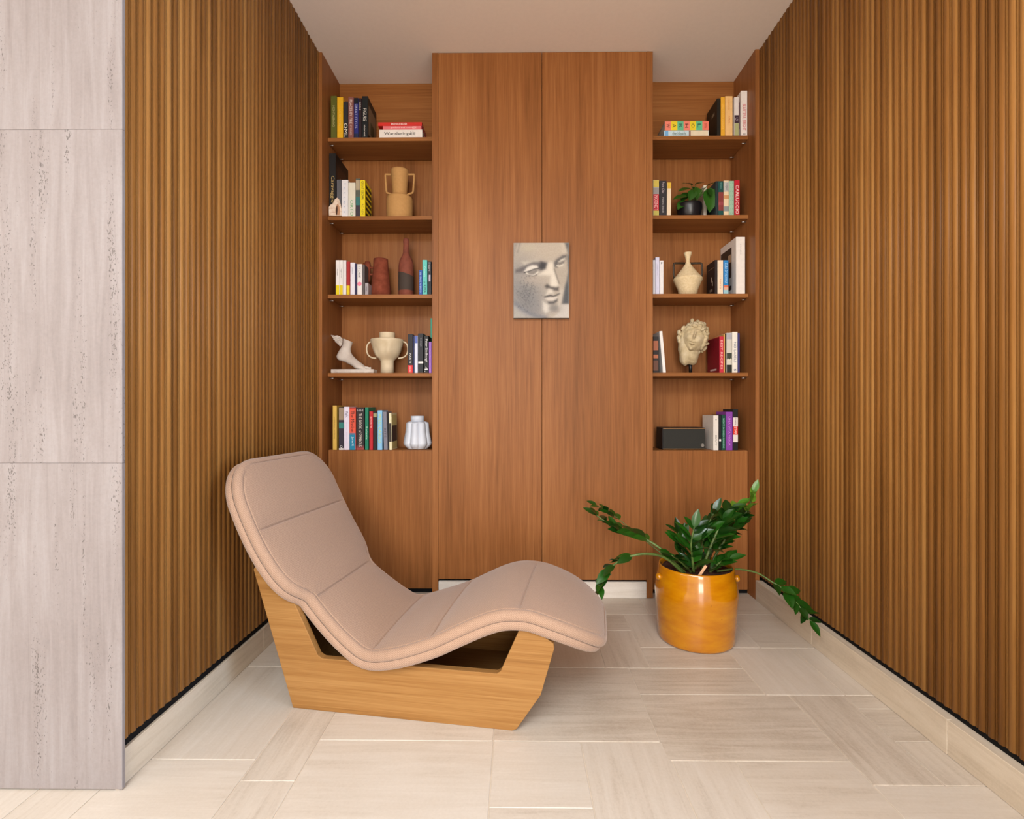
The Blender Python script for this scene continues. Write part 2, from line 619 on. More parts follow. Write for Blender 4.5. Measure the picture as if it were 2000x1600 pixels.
for x0, x1 in ((-0.462, 0.15), (0.15, 0.757)):
    box('skirting_slab', (x0 + 0.0008, 2.999, 0.0005), (x1 - 0.0008, 3.012, 0.096), T_SKIRTX, bb, 0.001)

# ---- travertine wall end on the left, in slabs
wp = box('wall_left_return', (-4.4, 1.493, 0), (XL - 0.03, 1.70, ROOMH), M_PLASTER, kind='structure')
wp['label'] = 'travertine clad wall end at the left, facing the room'
zs = [0.004, 0.956, 1.930, 2.904, ROOMH]
for i in range(4):
    for j, (x0, x1) in enumerate(((-2.10, XL + 0.010), (-3.25, -2.10), (-4.4, -3.25))):
        box('slab', (x0 + 0.0004, 1.481, zs[i] + 0.0002), (x1 - 0.0004, 1.493, zs[i + 1] - 0.0002), T_WALL, wp, 0.0009, 1, centre=True)

wr = box('wall_right_return', (XR + 0.02, 0.99, 0), (4.5, 1.18, ROOMH), M_PLASTER, kind='structure')
for i in range(4):
    for x0, x1 in ((1.395, 2.35), (2.35, 3.4), (3.4, 4.5)):
        box('slab', (x0 + 0.0004, 0.966, zs[i] + 0.0002), (x1 - 0.0004, 0.99, zs[i + 1] - 0.0002), T_WALL, wr, 0.0009, 1, centre=True)

# ---- the wall behind the joinery
box('wall_back', (-1.3, 3.36, 0), (1.55, 3.48, ROOMH), M_DARK, kind='structure')

# ---- the unseen rest of the room: window wall far behind the camera and far left wall
wb = bmesh.new()
for a, b in (((-4.4, -5.2, 0), (-0.62, -5.05, ROOMH)), ((1.02, -5.2, 0), (4.5, -5.05, ROOMH)),
             ((-0.62, -5.2, 0), (1.02, -5.05, 0.25)), ((-0.62, -5.2, 2.95), (1.02, -5.05, ROOMH))):
    bm_box(wb, a, b)
from_bm('wall_behind', wb, M_PLASTER, kind='structure')
M_FRAME = plain('window_frame_dark', (60, 50, 44), 0.5)
for nm, x0, x1, ya, yb in (('wall_far_left', -4.5, -4.4, -1.55, 0.55), ('wall_far_right', 4.4, 4.5, -1.75, 0.55)):
    wb = bmesh.new()
    for a, b in (((x0, -5.2, 0), (x1, ya, ROOMH)), ((x0, yb, 0), (x1, 1.7, ROOMH)), ((x0, ya, 0), (x1, yb, 0.15)), ((x0, ya, 2.85), (x1, yb, ROOMH))):
        bm_box(wb, a, b)
    from_bm(nm, wb, M_PLASTER, kind='structure')
wf = bmesh.new()
for x in (-0.62, 0.18, 0.97):
    bm_box(wf, (x, -4.84, 0.25), (x + 0.05, -4.78, 2.95))
bm_box(wf, (-0.62, -4.84, 1.9), (1.02, -4.78, 1.95))
from_bm('window_1', wf, M_FRAME, kind='structure')

# ================================================================ JOINERY
SHY = 3.078          # front of shelves and lower doors
BKY = 3.330          # back boards
SHZ = [2.745, 2.270, 1.798, 1.325, 0.860]


def bookcase(x0, x1, side, label):
    """side: -1 outer side panel stands at the left, +1 at the right"""
    r = thing('bookcase', ((x0 + x1) / 2, 3.0, 0), label, 'bookcase')
    o = -Vector(r.location)

    def pb(name, a, b, mat, bevel=0.0008, parent=r):
        A, B = Vector(a) + o, Vector(b) + o
        return box(name, A, B, mat, parent, bevel, centre=True)
    sx0, sx1 = (x0 - 0.020, x0) if side < 0 else (x1, x1 + 0.024)
    pb('side_panel', (sx0, 2.988, 0.001), (sx1, BKY, ROOMH - 0.001), W_PANEL)
    pb('back_panel', (x0, BKY, 0.001), (x1, BKY + 0.02, SHZ[0]), W_PANEL)
    pb('back_panel', (x0, BKY - 0.045, SHZ[0]), (x1, BKY, ROOMH - 0.001), W_PANEL_H)
    for z in SHZ[:4]:
        s = pb('shelf', (x0 + 0.001, SHY, z - 0.0225), (x1 - 0.001, BKY - 0.012, z), W_PANEL_H)
        px = x0 + 0.012 if side < 0 else x1 - 0.012
        for yy in (SHY + 0.035, BKY - 0.045):
            bm = bmesh.new()
            bmesh.ops.create_cone(bm, cap_ends=True, segments=10, radius1=0.0035, radius2=0.0035, depth=0.024,
                                  matrix=Matrix.Translation(Vector((px, yy, z - 0.030)) + o - s.location) @ Matrix.Rotation(math.pi / 2, 4, 'Y'))
            from_bm('shelf_pin', bm, M_METAL, s, True)
    pb('cabinet_top', (x0 + 0.001, SHY + 0.02, SHZ[4] - 0.012), (x1 - 0.001, BKY - 0.001, SHZ[4]), W_PANEL_H)
    pb('cabinet_door', (x0 + 0.004, SHY, 0.026), (x1 - 0.004, SHY + 0.02, SHZ[4] - 0.0005), W_PANEL)
    pb('plinth', (x0 + 0.002, SHY + 0.012, 0.001), (x1 - 0.002, SHY + 0.03, 0.05), M_BLACK)  # no real plinth: black strip paints the shade of the recess below the door
    return r


LX0, LX1, RX0, RX1 = -1.143, -0.500, 0.794, 1.384
bookcase(LX0, LX1, -1, 'built-in oak bookcase left of the tall cupboard, lower door behind the lounge chair')
bookcase(RX0, RX1, 1, 'built-in oak bookcase right of the tall cupboard, lower door behind the yellow pot')

cb = thing('tall_cupboard', (0.1475, YB, 0), 'floor to ceiling oak cupboard with two tall handleless doors, portrait hung on it', 'cupboard')
o0 = -Vector(cb.location)
for (nm, a, b, m_) in (('side_panel', (-0.499, YB, 0.001), (-0.4635, BKY, ROOMH - 0.001), W_PANEL),
                       ('side_panel', (0.7575, YB, 0.001), (0.793, BKY, ROOMH - 0.001), W_PANEL),
                       ('door', (-0.4622, YB - 0.001, 0.110), (0.1437, YB + 0.021, ROOMH - 0.003), W_PANEL),
                       ('door', (0.1463, YB - 0.001, 0.108), (0.7562, YB + 0.021, ROOMH - 0.003), W_PANEL),
                       ('bottom_board', (-0.463, YB + 0.031, 0.085), (0.757, BKY, 0.11), M_BLACK)):
    box(nm, Vector(a) + o0, Vector(b) + o0, m_, cb, 0.0010, centre=True)

# ================================================================ LOUNGE CHAIR
ch = thing('lounge_chair', (-0.834, 1.897, 0), 'taupe upholstered lounge chair with a wavy seat on a honey oak base', 'lounge chair')
ch.rotation_euler = (0, 0, math.atan2(-0.154, 0.988))
# local x runs along the base front (s), local y goes away from the room (-off), z up
BASE = [(0.0, 0.0), (0.826, 0.0), (0.842, 0.007), (0.926, 0.133), (0.972, 0.295), (0.969, 0.312), (0.935, 0.335),
        (0.862, 0.376), (0.786, 0.203), (0.772, 0.193), (0.118, 0.193), (0.100, 0.203), (0.006, 0.390), (-0.156, 0.516), (-0.163, 0.507)]


def extrude_xz(outline, y0, y1, bevel=0.0):
    bm = bmesh.new()
    vs = [bm.verts.new((x, y0, z)) for x, z in outline]
    fc = bm.faces.new(vs)
    r = bmesh.ops.extrude_face_region(bm, geom=[fc])
    bmesh.ops.translate(bm, verts=[v for v in r['geom'] if isinstance(v, bmesh.types.BMVert)], vec=(0, y1 - y0, 0))
    bmesh.ops.recalc_face_normals(bm, faces=bm.faces)
    if bevel:
        es = [e for e in bm.edges if abs(e.verts[0].co.y - e.verts[1].co.y) < 1e-6]
        bmesh.ops.bevel(bm, geom=es, offset=bevel, segments=2, affect='EDGES', profile=0.5)
    bmesh.ops.triangulate(bm, faces=[f_ for f_ in bm.faces if len(f_.verts) > 4])
    return bm


BT, BD = 0.028, 0.54
from_bm('front_panel', extrude_xz(BASE, 0.0, BT, 0.0018), W_BASE, ch)
from_bm('back_panel', extrude_xz(BASE, BD - BT, BD, 0.0018), W_BASE, ch)
t_ = 0.026
from_bm('end_panel', extrude_xz([(-0.156, 0.500), (0.004, 0.004), (0.034, 0.004), (-0.126, 0.478)], BT, BD - BT), W_BASE, ch)
from_bm('end_panel', extrude_xz([(0.838, 0.010), (0.922, 0.134), (0.966, 0.296), (0.938, 0.318), (0.896, 0.142), (0.806, 0.010)], BT, BD - BT), W_BASE, ch)
from_bm('bottom_board', extrude_xz([(0.034, 0.004), (0.806, 0.004), (0.806, 0.026), (0.027, 0.026)], BT, BD - BT), W_BASE, ch)

# --- cushion: spine (s, z, half width) measured along the groove between pad and shell
SP = [(-0.262, 0.905, 0.330), (-0.244, 0.868, 0.333), (-0.218, 0.815, 0.336), (-0.196, 0.768, 0.339), (-0.167, 0.705, 0.341), (-0.140, 0.650, 0.341),
      (-0.112, 0.598, 0.340), (-0.080, 0.545, 0.337), (-0.044, 0.492, 0.330), (-0.013, 0.451, 0.316), (0.013, 0.421, 0.294), (0.038, 0.393, 0.262),
      (0.058, 0.368, 0.258), (0.095, 0.333, 0.264), (0.160, 0.280, 0.276), (0.222, 0.237, 0.285), (0.272, 0.211, 0.292), (0.325, 0.208, 0.302), (0.385, 0.222, 0.314),
      (0.438, 0.238, 0.320), (0.500, 0.260, 0.322), (0.567, 0.288, 0.323), (0.641, 0.326, 0.323), (0.725, 0.366, 0.319), (0.792, 0.386, 0.308),
      (0.856, 0.388, 0.298), (0.905, 0.380, 0.293), (0.986, 0.352, 0.287), (1.050, 0.320, 0.282), (1.100, 0.286, 0.280), (1.134, 0.250, 0.278)]
sp = np.array(catmull(SP, 10))
ds = np.r_[0, np.cumsum(np.hypot(np.diff(sp[:, 0]), np.diff(sp[:, 1])))]
LEN = ds[-1]


def at_len(l):
    return np.array([np.interp(l, ds, sp[:, k]) for k in range(3)])


def wplan(l):
    w0 = np.interp(l, ds, sp[:, 2])
    rh, rf = 0.17, 0.24           # rounding of the head and foot corners
    if l < rh:
        e = 1 - l / rh
        w0 = w0 - 0.150 * (1 - math.sqrt(max(0, 1 - e * e)))
    if l > LEN - rf:
        e = 1 - (LEN - l) / rf
        w0 = w0 - 0.165 * (1 - math.sqrt(max(0, 1 - e * e)))
    return w0


LS = np.linspace(0, LEN, 400)
OUT = np.array([(0.0, 0.0)] + [(l, wplan(l)) for l in LS] + [(LEN, 0.0)])
_AB = OUT[1:] - OUT[:-1]
_L2 = (_AB * _AB).sum(1)


def edge_near(l, x):
    """distance to the cushion outline in the unrolled plane, nearest outline point and inward normal"""
    p = np.array((l, abs(x)))
    t = np.clip(((p - OUT[:-1]) * _AB).sum(1) / _L2, 0, 1)
    q = OUT[:-1] + _AB * t[:, None]
    d = np.sqrt(((q - p) ** 2).sum(1))
    i = int(d.argmin())
    n_ = np.array((_AB[i][1], -_AB[i][0])) / math.sqrt(_L2[i])
    return d[i], q[i], n_


seam_l = []
for (s_, z_) in ((-0.139, 0.648), (0.046, 0.382), (0.318, 0.208), (0.560, 0.285), (0.850, 0.388)):
    i = np.argmin(np.hypot(sp[:, 0] - s_, sp[:, 1] - z_))
    seam_l.append(ds[i])
CEN = 0.27      # local y of the chair's centre line
DE = [0, .0015, .003, .0045, .006, .008, .010, .012, .0145, .017, .0195, .022, .0235, .025, .0265, .028, .0305, .035, .045, .06, .085, .12, .17]
ls = sorted(set([round(float(x), 4) for x in np.linspace(0, LEN, 150)] +
                [round(float(q + e), 4) for q in seam_l for e in (-.012, -.008, -.005, -.0025, 0, .0025, .005, .008, .012)] +
                [round(x, 4) for x in DE] + [round(float(LEN - x), 4) for x in DE]))


def pad_h(l, d):
    h_ = 0.016 * (1 - math.exp(-max(0, d - 0.02) / 0.08))
    h_ -= 0.0045 * math.exp(-((d - 0.025) / 0.0016) ** 2)          # welt stitched along the rim
    fade = min(1.0, max(0.0, (d - 0.02) / 0.05))
    for q in seam_l:
        a = abs(l - q)
        h_ -= fade * (0.007 * math.exp(-(a / 0.0032) ** 2) + 0.007 * math.exp(-(a / 0.035) ** 2))
    return h_


def shell_h(l, d):
    return 0.006 * (1 - math.exp(-max(0, d - 0.02) / 0.1))


def cushion_part(name, hfun, mat, sgn, r, phi0):
    v, f = [], []
    for l in ls:
        w_ = wplan(l)
        half = [w_ - d for d in DE if w_ - d > 0.03] + [0.0]
        while len(half) < len(DE) + 1:
            half.insert(-1, half[-2] * 0.5)
        for x in [-k for k in half] + half[-2::-1]:
            d, q, nin = edge_near(l, x)
            h_ = hfun(l, d)
            pl, px = l, abs(x)
            if d < r:
                phi = phi0 + (math.pi / 2 - phi0) * d / r
                g = q + nin * (r * (1 - math.cos(phi)))
                pl, px = g[0], g[1]
                h_ += r * (math.sin(phi) - math.sin(phi0))
            else:
                h_ += r * (1 - math.sin(phi0))
            px = math.copysign(px, x)
            s_, z_, _w = at_len(pl)
            e = 0.008
            a, b = at_len(max(0, pl - e)), at_len(min(LEN, pl + e))
            t = np.array([b[0] - a[0], b[1] - a[1]])
            t /= np.hypot(*t)
            v.append((s_ - t[1] * h_ * sgn, CEN + px, z_ + t[0] * h_ * sgn))
    n = 2 * (len(DE) + 1) - 1
    for i in range(len(ls) - 1):
        for j in range(n - 1):
            f.append((i * n + j, i * n + j + 1, (i + 1) * n + j + 1, (i + 1) * n + j))
    bm = bmesh.new()
    vs = [bm.verts.new(p) for p in v]
    for q in f:
        bm.faces.new([vs[k] for k in q])
    bmesh.ops.remove_doubles(bm, verts=bm.verts, dist=1e-5)
    return from_bm(name, bm, mat, ch, True)


def fabric():
    m, nt, b = newmat('taupe_fabric')
    tc = N(nt, 'ShaderNodeTexCoord')
    nz = N(nt, 'ShaderNodeTexNoise', i_Scale=420.0, i_Detail=2.0)
    nt.links.new(tc.outputs['Object'], nz.inputs['Vector'])
    n2 = N(nt, 'ShaderNodeTexNoise', i_Scale=5.0, i_Detail=2.0)
    nt.links.new(tc.outputs['Object'], n2.inputs['Vector'])
    wv = N(nt, 'ShaderNodeTexWave', wave_type='BANDS', bands_direction='DIAGONAL', i_Scale=95.0, i_Distortion=0.6)
    nt.links.new(tc.outputs['Object'], wv.inputs['Vector'])
    mx = N(nt, 'ShaderNodeMix', data_type='FLOAT')
    mx.inputs[0].default_value = 0.35
    nt.links.new(nz.outputs['Fac'], mx.inputs[2])
    nt.links.new(wv.outputs['Fac'], mx.inputs[3])
    r = ramp(nt, [(0.25, srgb(134, 106, 87)), (0.75, srgb(174, 143, 120))])
    nt.links.new(mx.outputs[0], r.inputs[0])
    nt.links.new(r.outputs[0], b.inputs['Base Color'])
    b.inputs['Roughness'].default_value = 0.9
    b.inputs['Specular IOR Level'].default_value = 0.15
    b.inputs['Sheen Weight'].default_value = 0.25
    b.inputs['Sheen Roughness'].default_value = 0.5
    bp = N(nt, 'ShaderNodeBump')
    bp.inputs['Strength'].default_value = 0.25
    bp.inputs['Distance'].default_value = 0.001
    nt.links.new(mx.outputs[0], bp.inputs['Height'])
    nt.links.new(bp.outputs[0], b.inputs['Normal'])
    return m


M_FAB = fabric()
pad = cushion_part('seat_pad', pad_h, M_FAB, 1, 0.021, math.radians(-48))
shell = cushion_part('seat_shell', shell_h, M_FAB, -1, 0.021, math.radians(-42))

# ================================================================ PORTRAIT ON THE CUPBOARD
# printed picture: grey stone face, colours laid on a fine grid of one flat panel
PW, PH = 0.3225, 0.436
pic = thing('portrait_canvas', (0.1405, 2.999, 1.636), 'small unframed grey canvas of a classical stone face, hung on the cupboard', 'picture')
GX, GY = 112, 150
gx, gy = np.meshgrid(np.linspace(205, 1170, GX), np.linspace(140, 1425, GY))
img = np.zeros((GY, GX, 3)) + np.array((196, 186, 174.))


def sig(x):
    return 1 / (1 + np.exp(-np.clip(x, -40, 40)))


def blend(mask, col):
    global img
    img = img * (1 - mask[..., None]) + np.array(col, float) * mask[..., None]


def blob(cx, cy, rx, ry, col, a=1.0, soft=0.35, rot=0.0):
    c, s_ = math.cos(rot), math.sin(rot)
    u = ((gx - cx) * c + (gy - cy) * s_) / rx
    v = (-(gx - cx) * s_ + (gy - cy) * c) / ry
    blend(a * sig((1 - np.sqrt(u * u + v * v)) / (soft * 0.25)), col)


def poly(pts, col, a=1.0, soft=12):
    p = np.array(pts, float)
    inside = np.zeros_like(gx, bool)
    dist = np.full_like(gx, 1e9)
    for i in range(len(p)):
        x0, y0 = p[i]
        x1, y1 = p[(i + 1) % len(p)]
        c = ((y0 > gy) != (y1 > gy)) & (gx < (x1 - x0) * (gy - y0) / (y1 - y0 + 1e-9) + x0)
        inside ^= c
        t = np.clip(((gx - x0) * (x1 - x0) + (gy - y0) * (y1 - y0)) / ((x1 - x0) ** 2 + (y1 - y0) ** 2 + 1e-9), 0, 1)
        dist = np.minimum(dist, np.hypot(gx - x0 - t * (x1 - x0), gy - y0 - t * (y1 - y0)))
    blend(a * sig(np.where(inside, dist, -dist) / soft), col)


def stroke(pts, wdt, col, a=1.0, soft=5):
    p = np.array(catmull([(x, y, 0) for x, y in pts], 6))[:, :2]
    dist = np.full_like(gx, 1e9)
    for i in range(len(p) - 1):
        x0, y0 = p[i]
        x1, y1 = p[i + 1]
        t = np.clip(((gx - x0) * (x1 - x0) + (gy - y0) * (y1 - y0)) / ((x1 - x0) ** 2 + (y1 - y0) ** 2 + 1e-9), 0, 1)
        dist = np.minimum(dist, np.hypot(gx - x0 - t * (x1 - x0), gy - y0 - t * (y1 - y0)))
    blend(a * sig((wdt / 2 - dist) / soft), col)


poly([(205, 140), (330, 140), (250, 330), (205, 360)], (150, 146, 142), 0.8, 14)          # hair
stroke([(300, 150), (270, 230), (240, 330)], 34, (205, 196, 186), 0.7, 8)
stroke([(310, 150), (300, 220), (270, 300)], 16, (120, 118, 118), 0.7, 7)
blob(640, 280, 420, 170, (200, 188, 174), 0.8, 1.2)                                         # forehead
blob(450, 230, 120, 60, (206, 196, 176), 0.6, 1.2)
blob(300, 900, 240, 420, (158, 156, 156), 0.75, 1.6)                                        # cheek shade
blob(450, 1020, 220, 330, (150, 148, 148), 0.75, 1.6)
blob(540, 1250, 200, 160, (150, 148, 150), 0.6, 1.6)
blob(560, 760, 200, 90, (196, 184, 172), 0.7, 1.4)
poly([(205, 1180), (330, 1260), (520, 1370), (700, 1425), (205, 1425)], (186, 182, 176), 0.9, 14)   # neck
stroke([(240, 1180), (360, 1280), (560, 1380), (760, 1420)], 60, (142, 142, 148), 0.8, 18)
poly([(1090, 140), (1170, 140), (1170, 1190), (1030, 1195), (1080, 960), (1150, 640), (1140, 330)], (112, 112, 114), 0.95, 10)  # dark ground
poly([(1030, 150), (1085, 140), (1135, 250), (1150, 330), (1050, 320)], (208, 198, 184), 0.8, 16)
poly([(1030, 1195), (1170, 1190), (1170, 1425), (880, 1425), (1000, 1320)], (206, 200, 194), 0.9, 10)
poly([(360, 470), (600, 440), (760, 455), (800, 500), (560, 470), (400, 530)], (214, 206, 194), 0.8, 14)   # brow light
poly([(240, 600), (380, 540), (540, 470), (700, 462), (790, 500), (760, 590), (660, 600), (600, 520), (470, 530), (370, 640), (240, 650)], (126, 120, 120), 0.85, 12)
poly([(680, 470), (790, 480), (770, 580), (690, 600), (650, 560)], (84, 80, 82), 0.85, 14)
poly([(385, 630), (440, 560), (530, 520), (610, 530), (640, 570), (520, 600), (430, 640)], (226, 220, 212), 0.95, 8)     # lid
stroke([(390, 650), (480, 625), (570, 590), (645, 575)], 12, (70, 66, 66), 0.9, 4)
poly([(430, 650), (520, 615), (610, 590), (620, 630), (560, 675), (480, 680)], (158, 152, 146), 0.9, 7)
stroke([(430, 655), (490, 690), (560, 690), (630, 640)], 16, (232, 226, 216), 0.95, 5)
stroke([(470, 690), (540, 706), (600, 690)], 10, (110, 104, 102), 0.7, 6)
poly([(900, 480), (960, 420), (1060, 360), (1120, 350), (1110, 420), (980, 470), (960, 560), (910, 560)], (110, 106, 106), 0.85, 12)  # far eye
poly([(985, 460), (1040, 415), (1100, 395), (1100, 425), (1010, 470)], (224, 218, 206), 0.9, 7)
poly([(975, 490), (1040, 465), (1090, 450), (1070, 500), (1000, 515)], (140, 134, 130), 0.85, 7)
stroke([(955, 530), (1010, 540), (1070, 510)], 16, (228, 222, 210), 0.9, 5)
poly([(800, 470), (890, 470), (915, 600), (985, 800), (990, 870), (950, 905), (840, 900), (850, 700), (640, 690), (760, 590)], (226, 218, 206), 0.92, 14)  # nose
poly([(930, 600), (1130, 570), (1120, 800), (1040, 900), (1000, 860), (985, 780)], (188, 178, 166), 0.85, 16)
stroke([(915, 590), (950, 700), (995, 830)], 14, (130, 122, 116), 0.7, 8)
poly([(750, 880), (790, 850), (850, 890), (930, 905), (985, 900), (985, 960), (900, 950), (830, 920), (780, 920)], (96, 90, 88), 0.8, 10)
poly([(810, 930), (880, 940), (890, 1000), (830, 1010), (770, 1040)], (222, 214, 204), 0.9, 12)
stroke([(750, 1065), (840, 1045), (900, 1055), (960, 1030), (1010, 1005)], 18, (84, 80, 80), 0.9, 6)       # mouth
poly([(750, 1085), (860, 1070), (960, 1060), (970, 1090), (880, 1140), (800, 1130)], (218, 210, 202), 0.92, 9)
poly([(800, 1150), (900, 1140), (970, 1100), (965, 1140), (900, 1185), (810, 1185)], (104, 100, 100), 0.85, 9)
poly([(715, 1150), (780, 1180), (830, 1210), (830, 1300), (760, 1340), (715, 1280)], (224, 218, 210), 0.9, 14)      # chin
blob(920, 1260, 90, 60, (150, 146, 144), 0.8, 1.2)
poly([(1000, 960), (1075, 940), (1040, 1180), (1000, 1280), (980, 1200)], (206, 198, 188), 0.8, 14)
rng = np.random.default_rng(3)
spk = np.zeros((GY, GX))
for _ in range(260):
    x, y = rng.normal(430, 80), rng.normal(1010, 130)
    spk = np.maximum(spk, np.exp(-((gx - x) / 6) ** 2 - ((gy - y) / 10) ** 2) * rng.uniform(0.1, 0.5))
blend(spk, (90, 88, 92))
img = (img - 178) * 1.35 + np.array((148, 150, 151.))
img = np.clip(img + rng.normal(0, 3, img.shape[:2])[..., None], 0, 255)
lin = np.where(img / 255 <= 0.04045, img / 255 / 12.92, ((img / 255 + 0.055) / 1.055) ** 2.4)

v = [(-PW / 2 + PW * i / (GX - 1), -0.0285, PH * (1 - j / (GY - 1))) for j in range(GY) for i in range(GX)]
f = [(j * GX + i, (j + 1) * GX + i, (j + 1) * GX + i + 1, j * GX + i + 1) for j in range(GY - 1) for i in range(GX - 1)]
mprint, nt, b_ = newmat('printed_canvas')
at_ = N(nt, 'ShaderNodeVertexColor', layer_name='print')
nt.links.new(at_.outputs['Color'], b_.inputs['Base Color'])
b_.inputs['Roughness'].default_value = 0.6
face = mesh('printed_face', v, f, mprint, pic, label='grey print of a stone face')
ca = face.data.color_attributes.new('print', 'FLOAT_COLOR', 'POINT')
ca.data.foreach_set('color', np.concatenate([lin.reshape(-1, 3), np.ones((GX * GY, 1))], 1).ravel())
box('canvas_block', (-PW / 2, -0.028, 0), (PW / 2, -0.0005, PH), plain('canvas_edge', (104, 96, 82), 0.8), pic)

# ================================================================ POTTED PLANT
POT = Vector((0.868, 2.497, 0.0))
pp = thing('potted_plant', POT, 'leggy dark green plant in a glazed mustard yellow pot on the floor', 'potted plant')


def glaze():
    m, nt, b = newmat('mustard_glaze')
    tc = N(nt, 'ShaderNodeTexCoord')
    mp = N(nt, 'ShaderNodeMapping')
    mp.inputs['Scale'].default_value = (3, 3, 10)
    nt.links.new(tc.outputs['Object'], mp.inputs['Vector'])
    nz = N(nt, 'ShaderNodeTexNoise', i_Scale=2.0, i_Detail=5.0, i_Roughness=0.6)
    nt.links.new(mp.outputs[0], nz.inputs['Vector'])
    r = ramp(nt, [(0.3, srgb(164, 95, 2)), (0.5, srgb(179, 112, 4)), (0.7, srgb(190, 126, 8))])
    nt.links.new(nz.outputs['Fac'], r.inputs[0])
    sp_ = N(nt, 'ShaderNodeTexNoise', i_Scale=70.0, i_Detail=3.0)
    nt.links.new(tc.outputs['Object'], sp_.inputs['Vector'])
    r2 = ramp(nt, [(0.70, (0, 0, 0, 1)), (0.78, (1, 1, 1, 1))])
    nt.links.new(sp_.outputs['Fac'], r2.inputs[0])
    mc = N(nt, 'ShaderNodeMix', data_type='RGBA')
    nt.links.new(r2.outputs[0], mc.inputs[0])
    nt.links.new(r.outputs[0], mc.inputs[6])
    mc.inputs[7].default_value = srgb(120, 66, 16)
    nt.links.new(mc.outputs[2], b.inputs['Base Color'])
    b.inputs['Roughness'].default_value = 0.16
    b.inputs['Specular IOR Level'].default_value = 0.5
    b.inputs['Coat Weight'].default_value = 0.6
    b.inputs['Coat Roughness'].default_value = 0.05
    bp = N(nt, 'ShaderNodeBump')
    bp.inputs['Strength'].default_value = 0.015
    bp.inputs['Distance'].default_value = 0.003
    nt.links.new(nz.outputs['Fac'], bp.inputs['Height'])
    nt.links.new(bp.outputs[0], b.inputs['Normal'])
    return m


M_GLAZE = glaze()
prof = [(0.12, 0.0), (0.166, 0.0), (0.174, 0.004), (0.178, 0.014), (0.1795, 0.05), (0.183, 0.10), (0.187, 0.15), (0.1905, 0.195), (0.192, 0.215),
        (0.1925, 0.232), (0.1905, 0.250), (0.187, 0.275), (0.1815, 0.305), (0.177, 0.332), (0.1755, 0.346), (0.174, 0.353), (0.170, 0.356),
        (0.166, 0.353), (0.164, 0.34), (0.164, 0.30), (0.10, 0.295)]
v, f = lathe(prof, 72)
pot = mesh('pot', v, f, M_GLAZE, pp, True)
for ang in (math.radians(186), math.radians(-14)):
    bm = bmesh.new()
    bmesh.ops.create_uvsphere(bm, u_segments=16, v_segments=10, radius=1.0, matrix=Matrix.Translation((0.186 * math.cos(ang), 0.186 * math.sin(ang), 0.302)) @ Matrix.Rotation(ang, 4, 'Z') @ Matrix.Diagonal((0.014, 0.020, 0.017, 1)))
    from_bm('lug', bm, M_GLAZE, pot, True)
M_SOIL = mottled('potting_soil', [(0.3, (38, 22, 18)), (0.6, (86, 58, 48)), (0.75, (120, 92, 80))], 60, 0.95, 0.1, 0.8)
v, f = [], []
for i in range(9):
    r_ = 0.165 * i / 8
    for k in range(32):
        a = 2 * math.pi * k / 32
        x, y = r_ * math.cos(a), r_ * math.sin(a)
        v.append((x, y, 0.332 + 0.010 * noise.noise((x * 30, y * 30, 1)) + 0.006 * (1 - i / 8)))
for i in range(8):
    for k in range(32):
        f.append((i * 32 + k, (i + 1) * 32 + k, (i + 1) * 32 + (k + 1) % 32, i * 32 + (k + 1) % 32))
mesh('soil', v, f, M_SOIL, pp, True)
bm = bmesh.new()
bm_box(bm, (-0.007, -0.0015, -0.035), (0.007, 0.0015, 0.035), 0.001)
stk = from_bm('plant_label_stick', bm, plain('birch_stick', (222, 172, 132), 0.7), pp)
sp_w = onY(1371, 1117, POT.y - 0.13) - POT
stk.location = sp_w
stk.rotation_euler = (0.15, math.radians(32), 0.2)

M_STEM = mottled('plant_stem', [(0.3, (62, 82, 34)), (0.7, (96, 116, 56))], 30, 0.45, 0.4, 0.1)


def leaf_mat(name, a, b2):
    m, nt, b = newmat(name)
    oi = N(nt, 'ShaderNodeObjectInfo')
    r = ramp(nt, [(0.0, srgb(*a)), (1.0, srgb(*b2))])
    nt.links.new(oi.outputs['Random'], r.inputs[0])
    tc = N(nt, 'ShaderNodeTexCoord')
    nz = N(nt, 'ShaderNodeTexNoise', i_Scale=40.0, i_Detail=2.0)
    nt.links.new(tc.outputs['Object'], nz.inputs['Vector'])
    hs = N(nt, 'ShaderNodeHueSaturation')
    mr = N(nt, 'ShaderNodeMapRange')
    mr.inputs[3].default_value = 0.75
    mr.inputs[4].default_value = 1.25
    nt.links.new(nz.outputs['Fac'], mr.inputs[0])
    nt.links.new(mr.outputs[0], hs.inputs['Value'])
    nt.links.new(r.outputs[0], hs.inputs['Color'])
    nt.links.new(hs.outputs[0], b.inputs['Base Color'])
    b.inputs['Roughness'].default_value = 0.28
    b.inputs['Specular IOR Level'].default_value = 0.5
    return m


M_LEAF = leaf_mat('glossy_leaf', (14, 46, 8), (32, 82, 15))
M_LEAFY = leaf_mat('young_leaf', (60, 110, 24), (110, 150, 44))


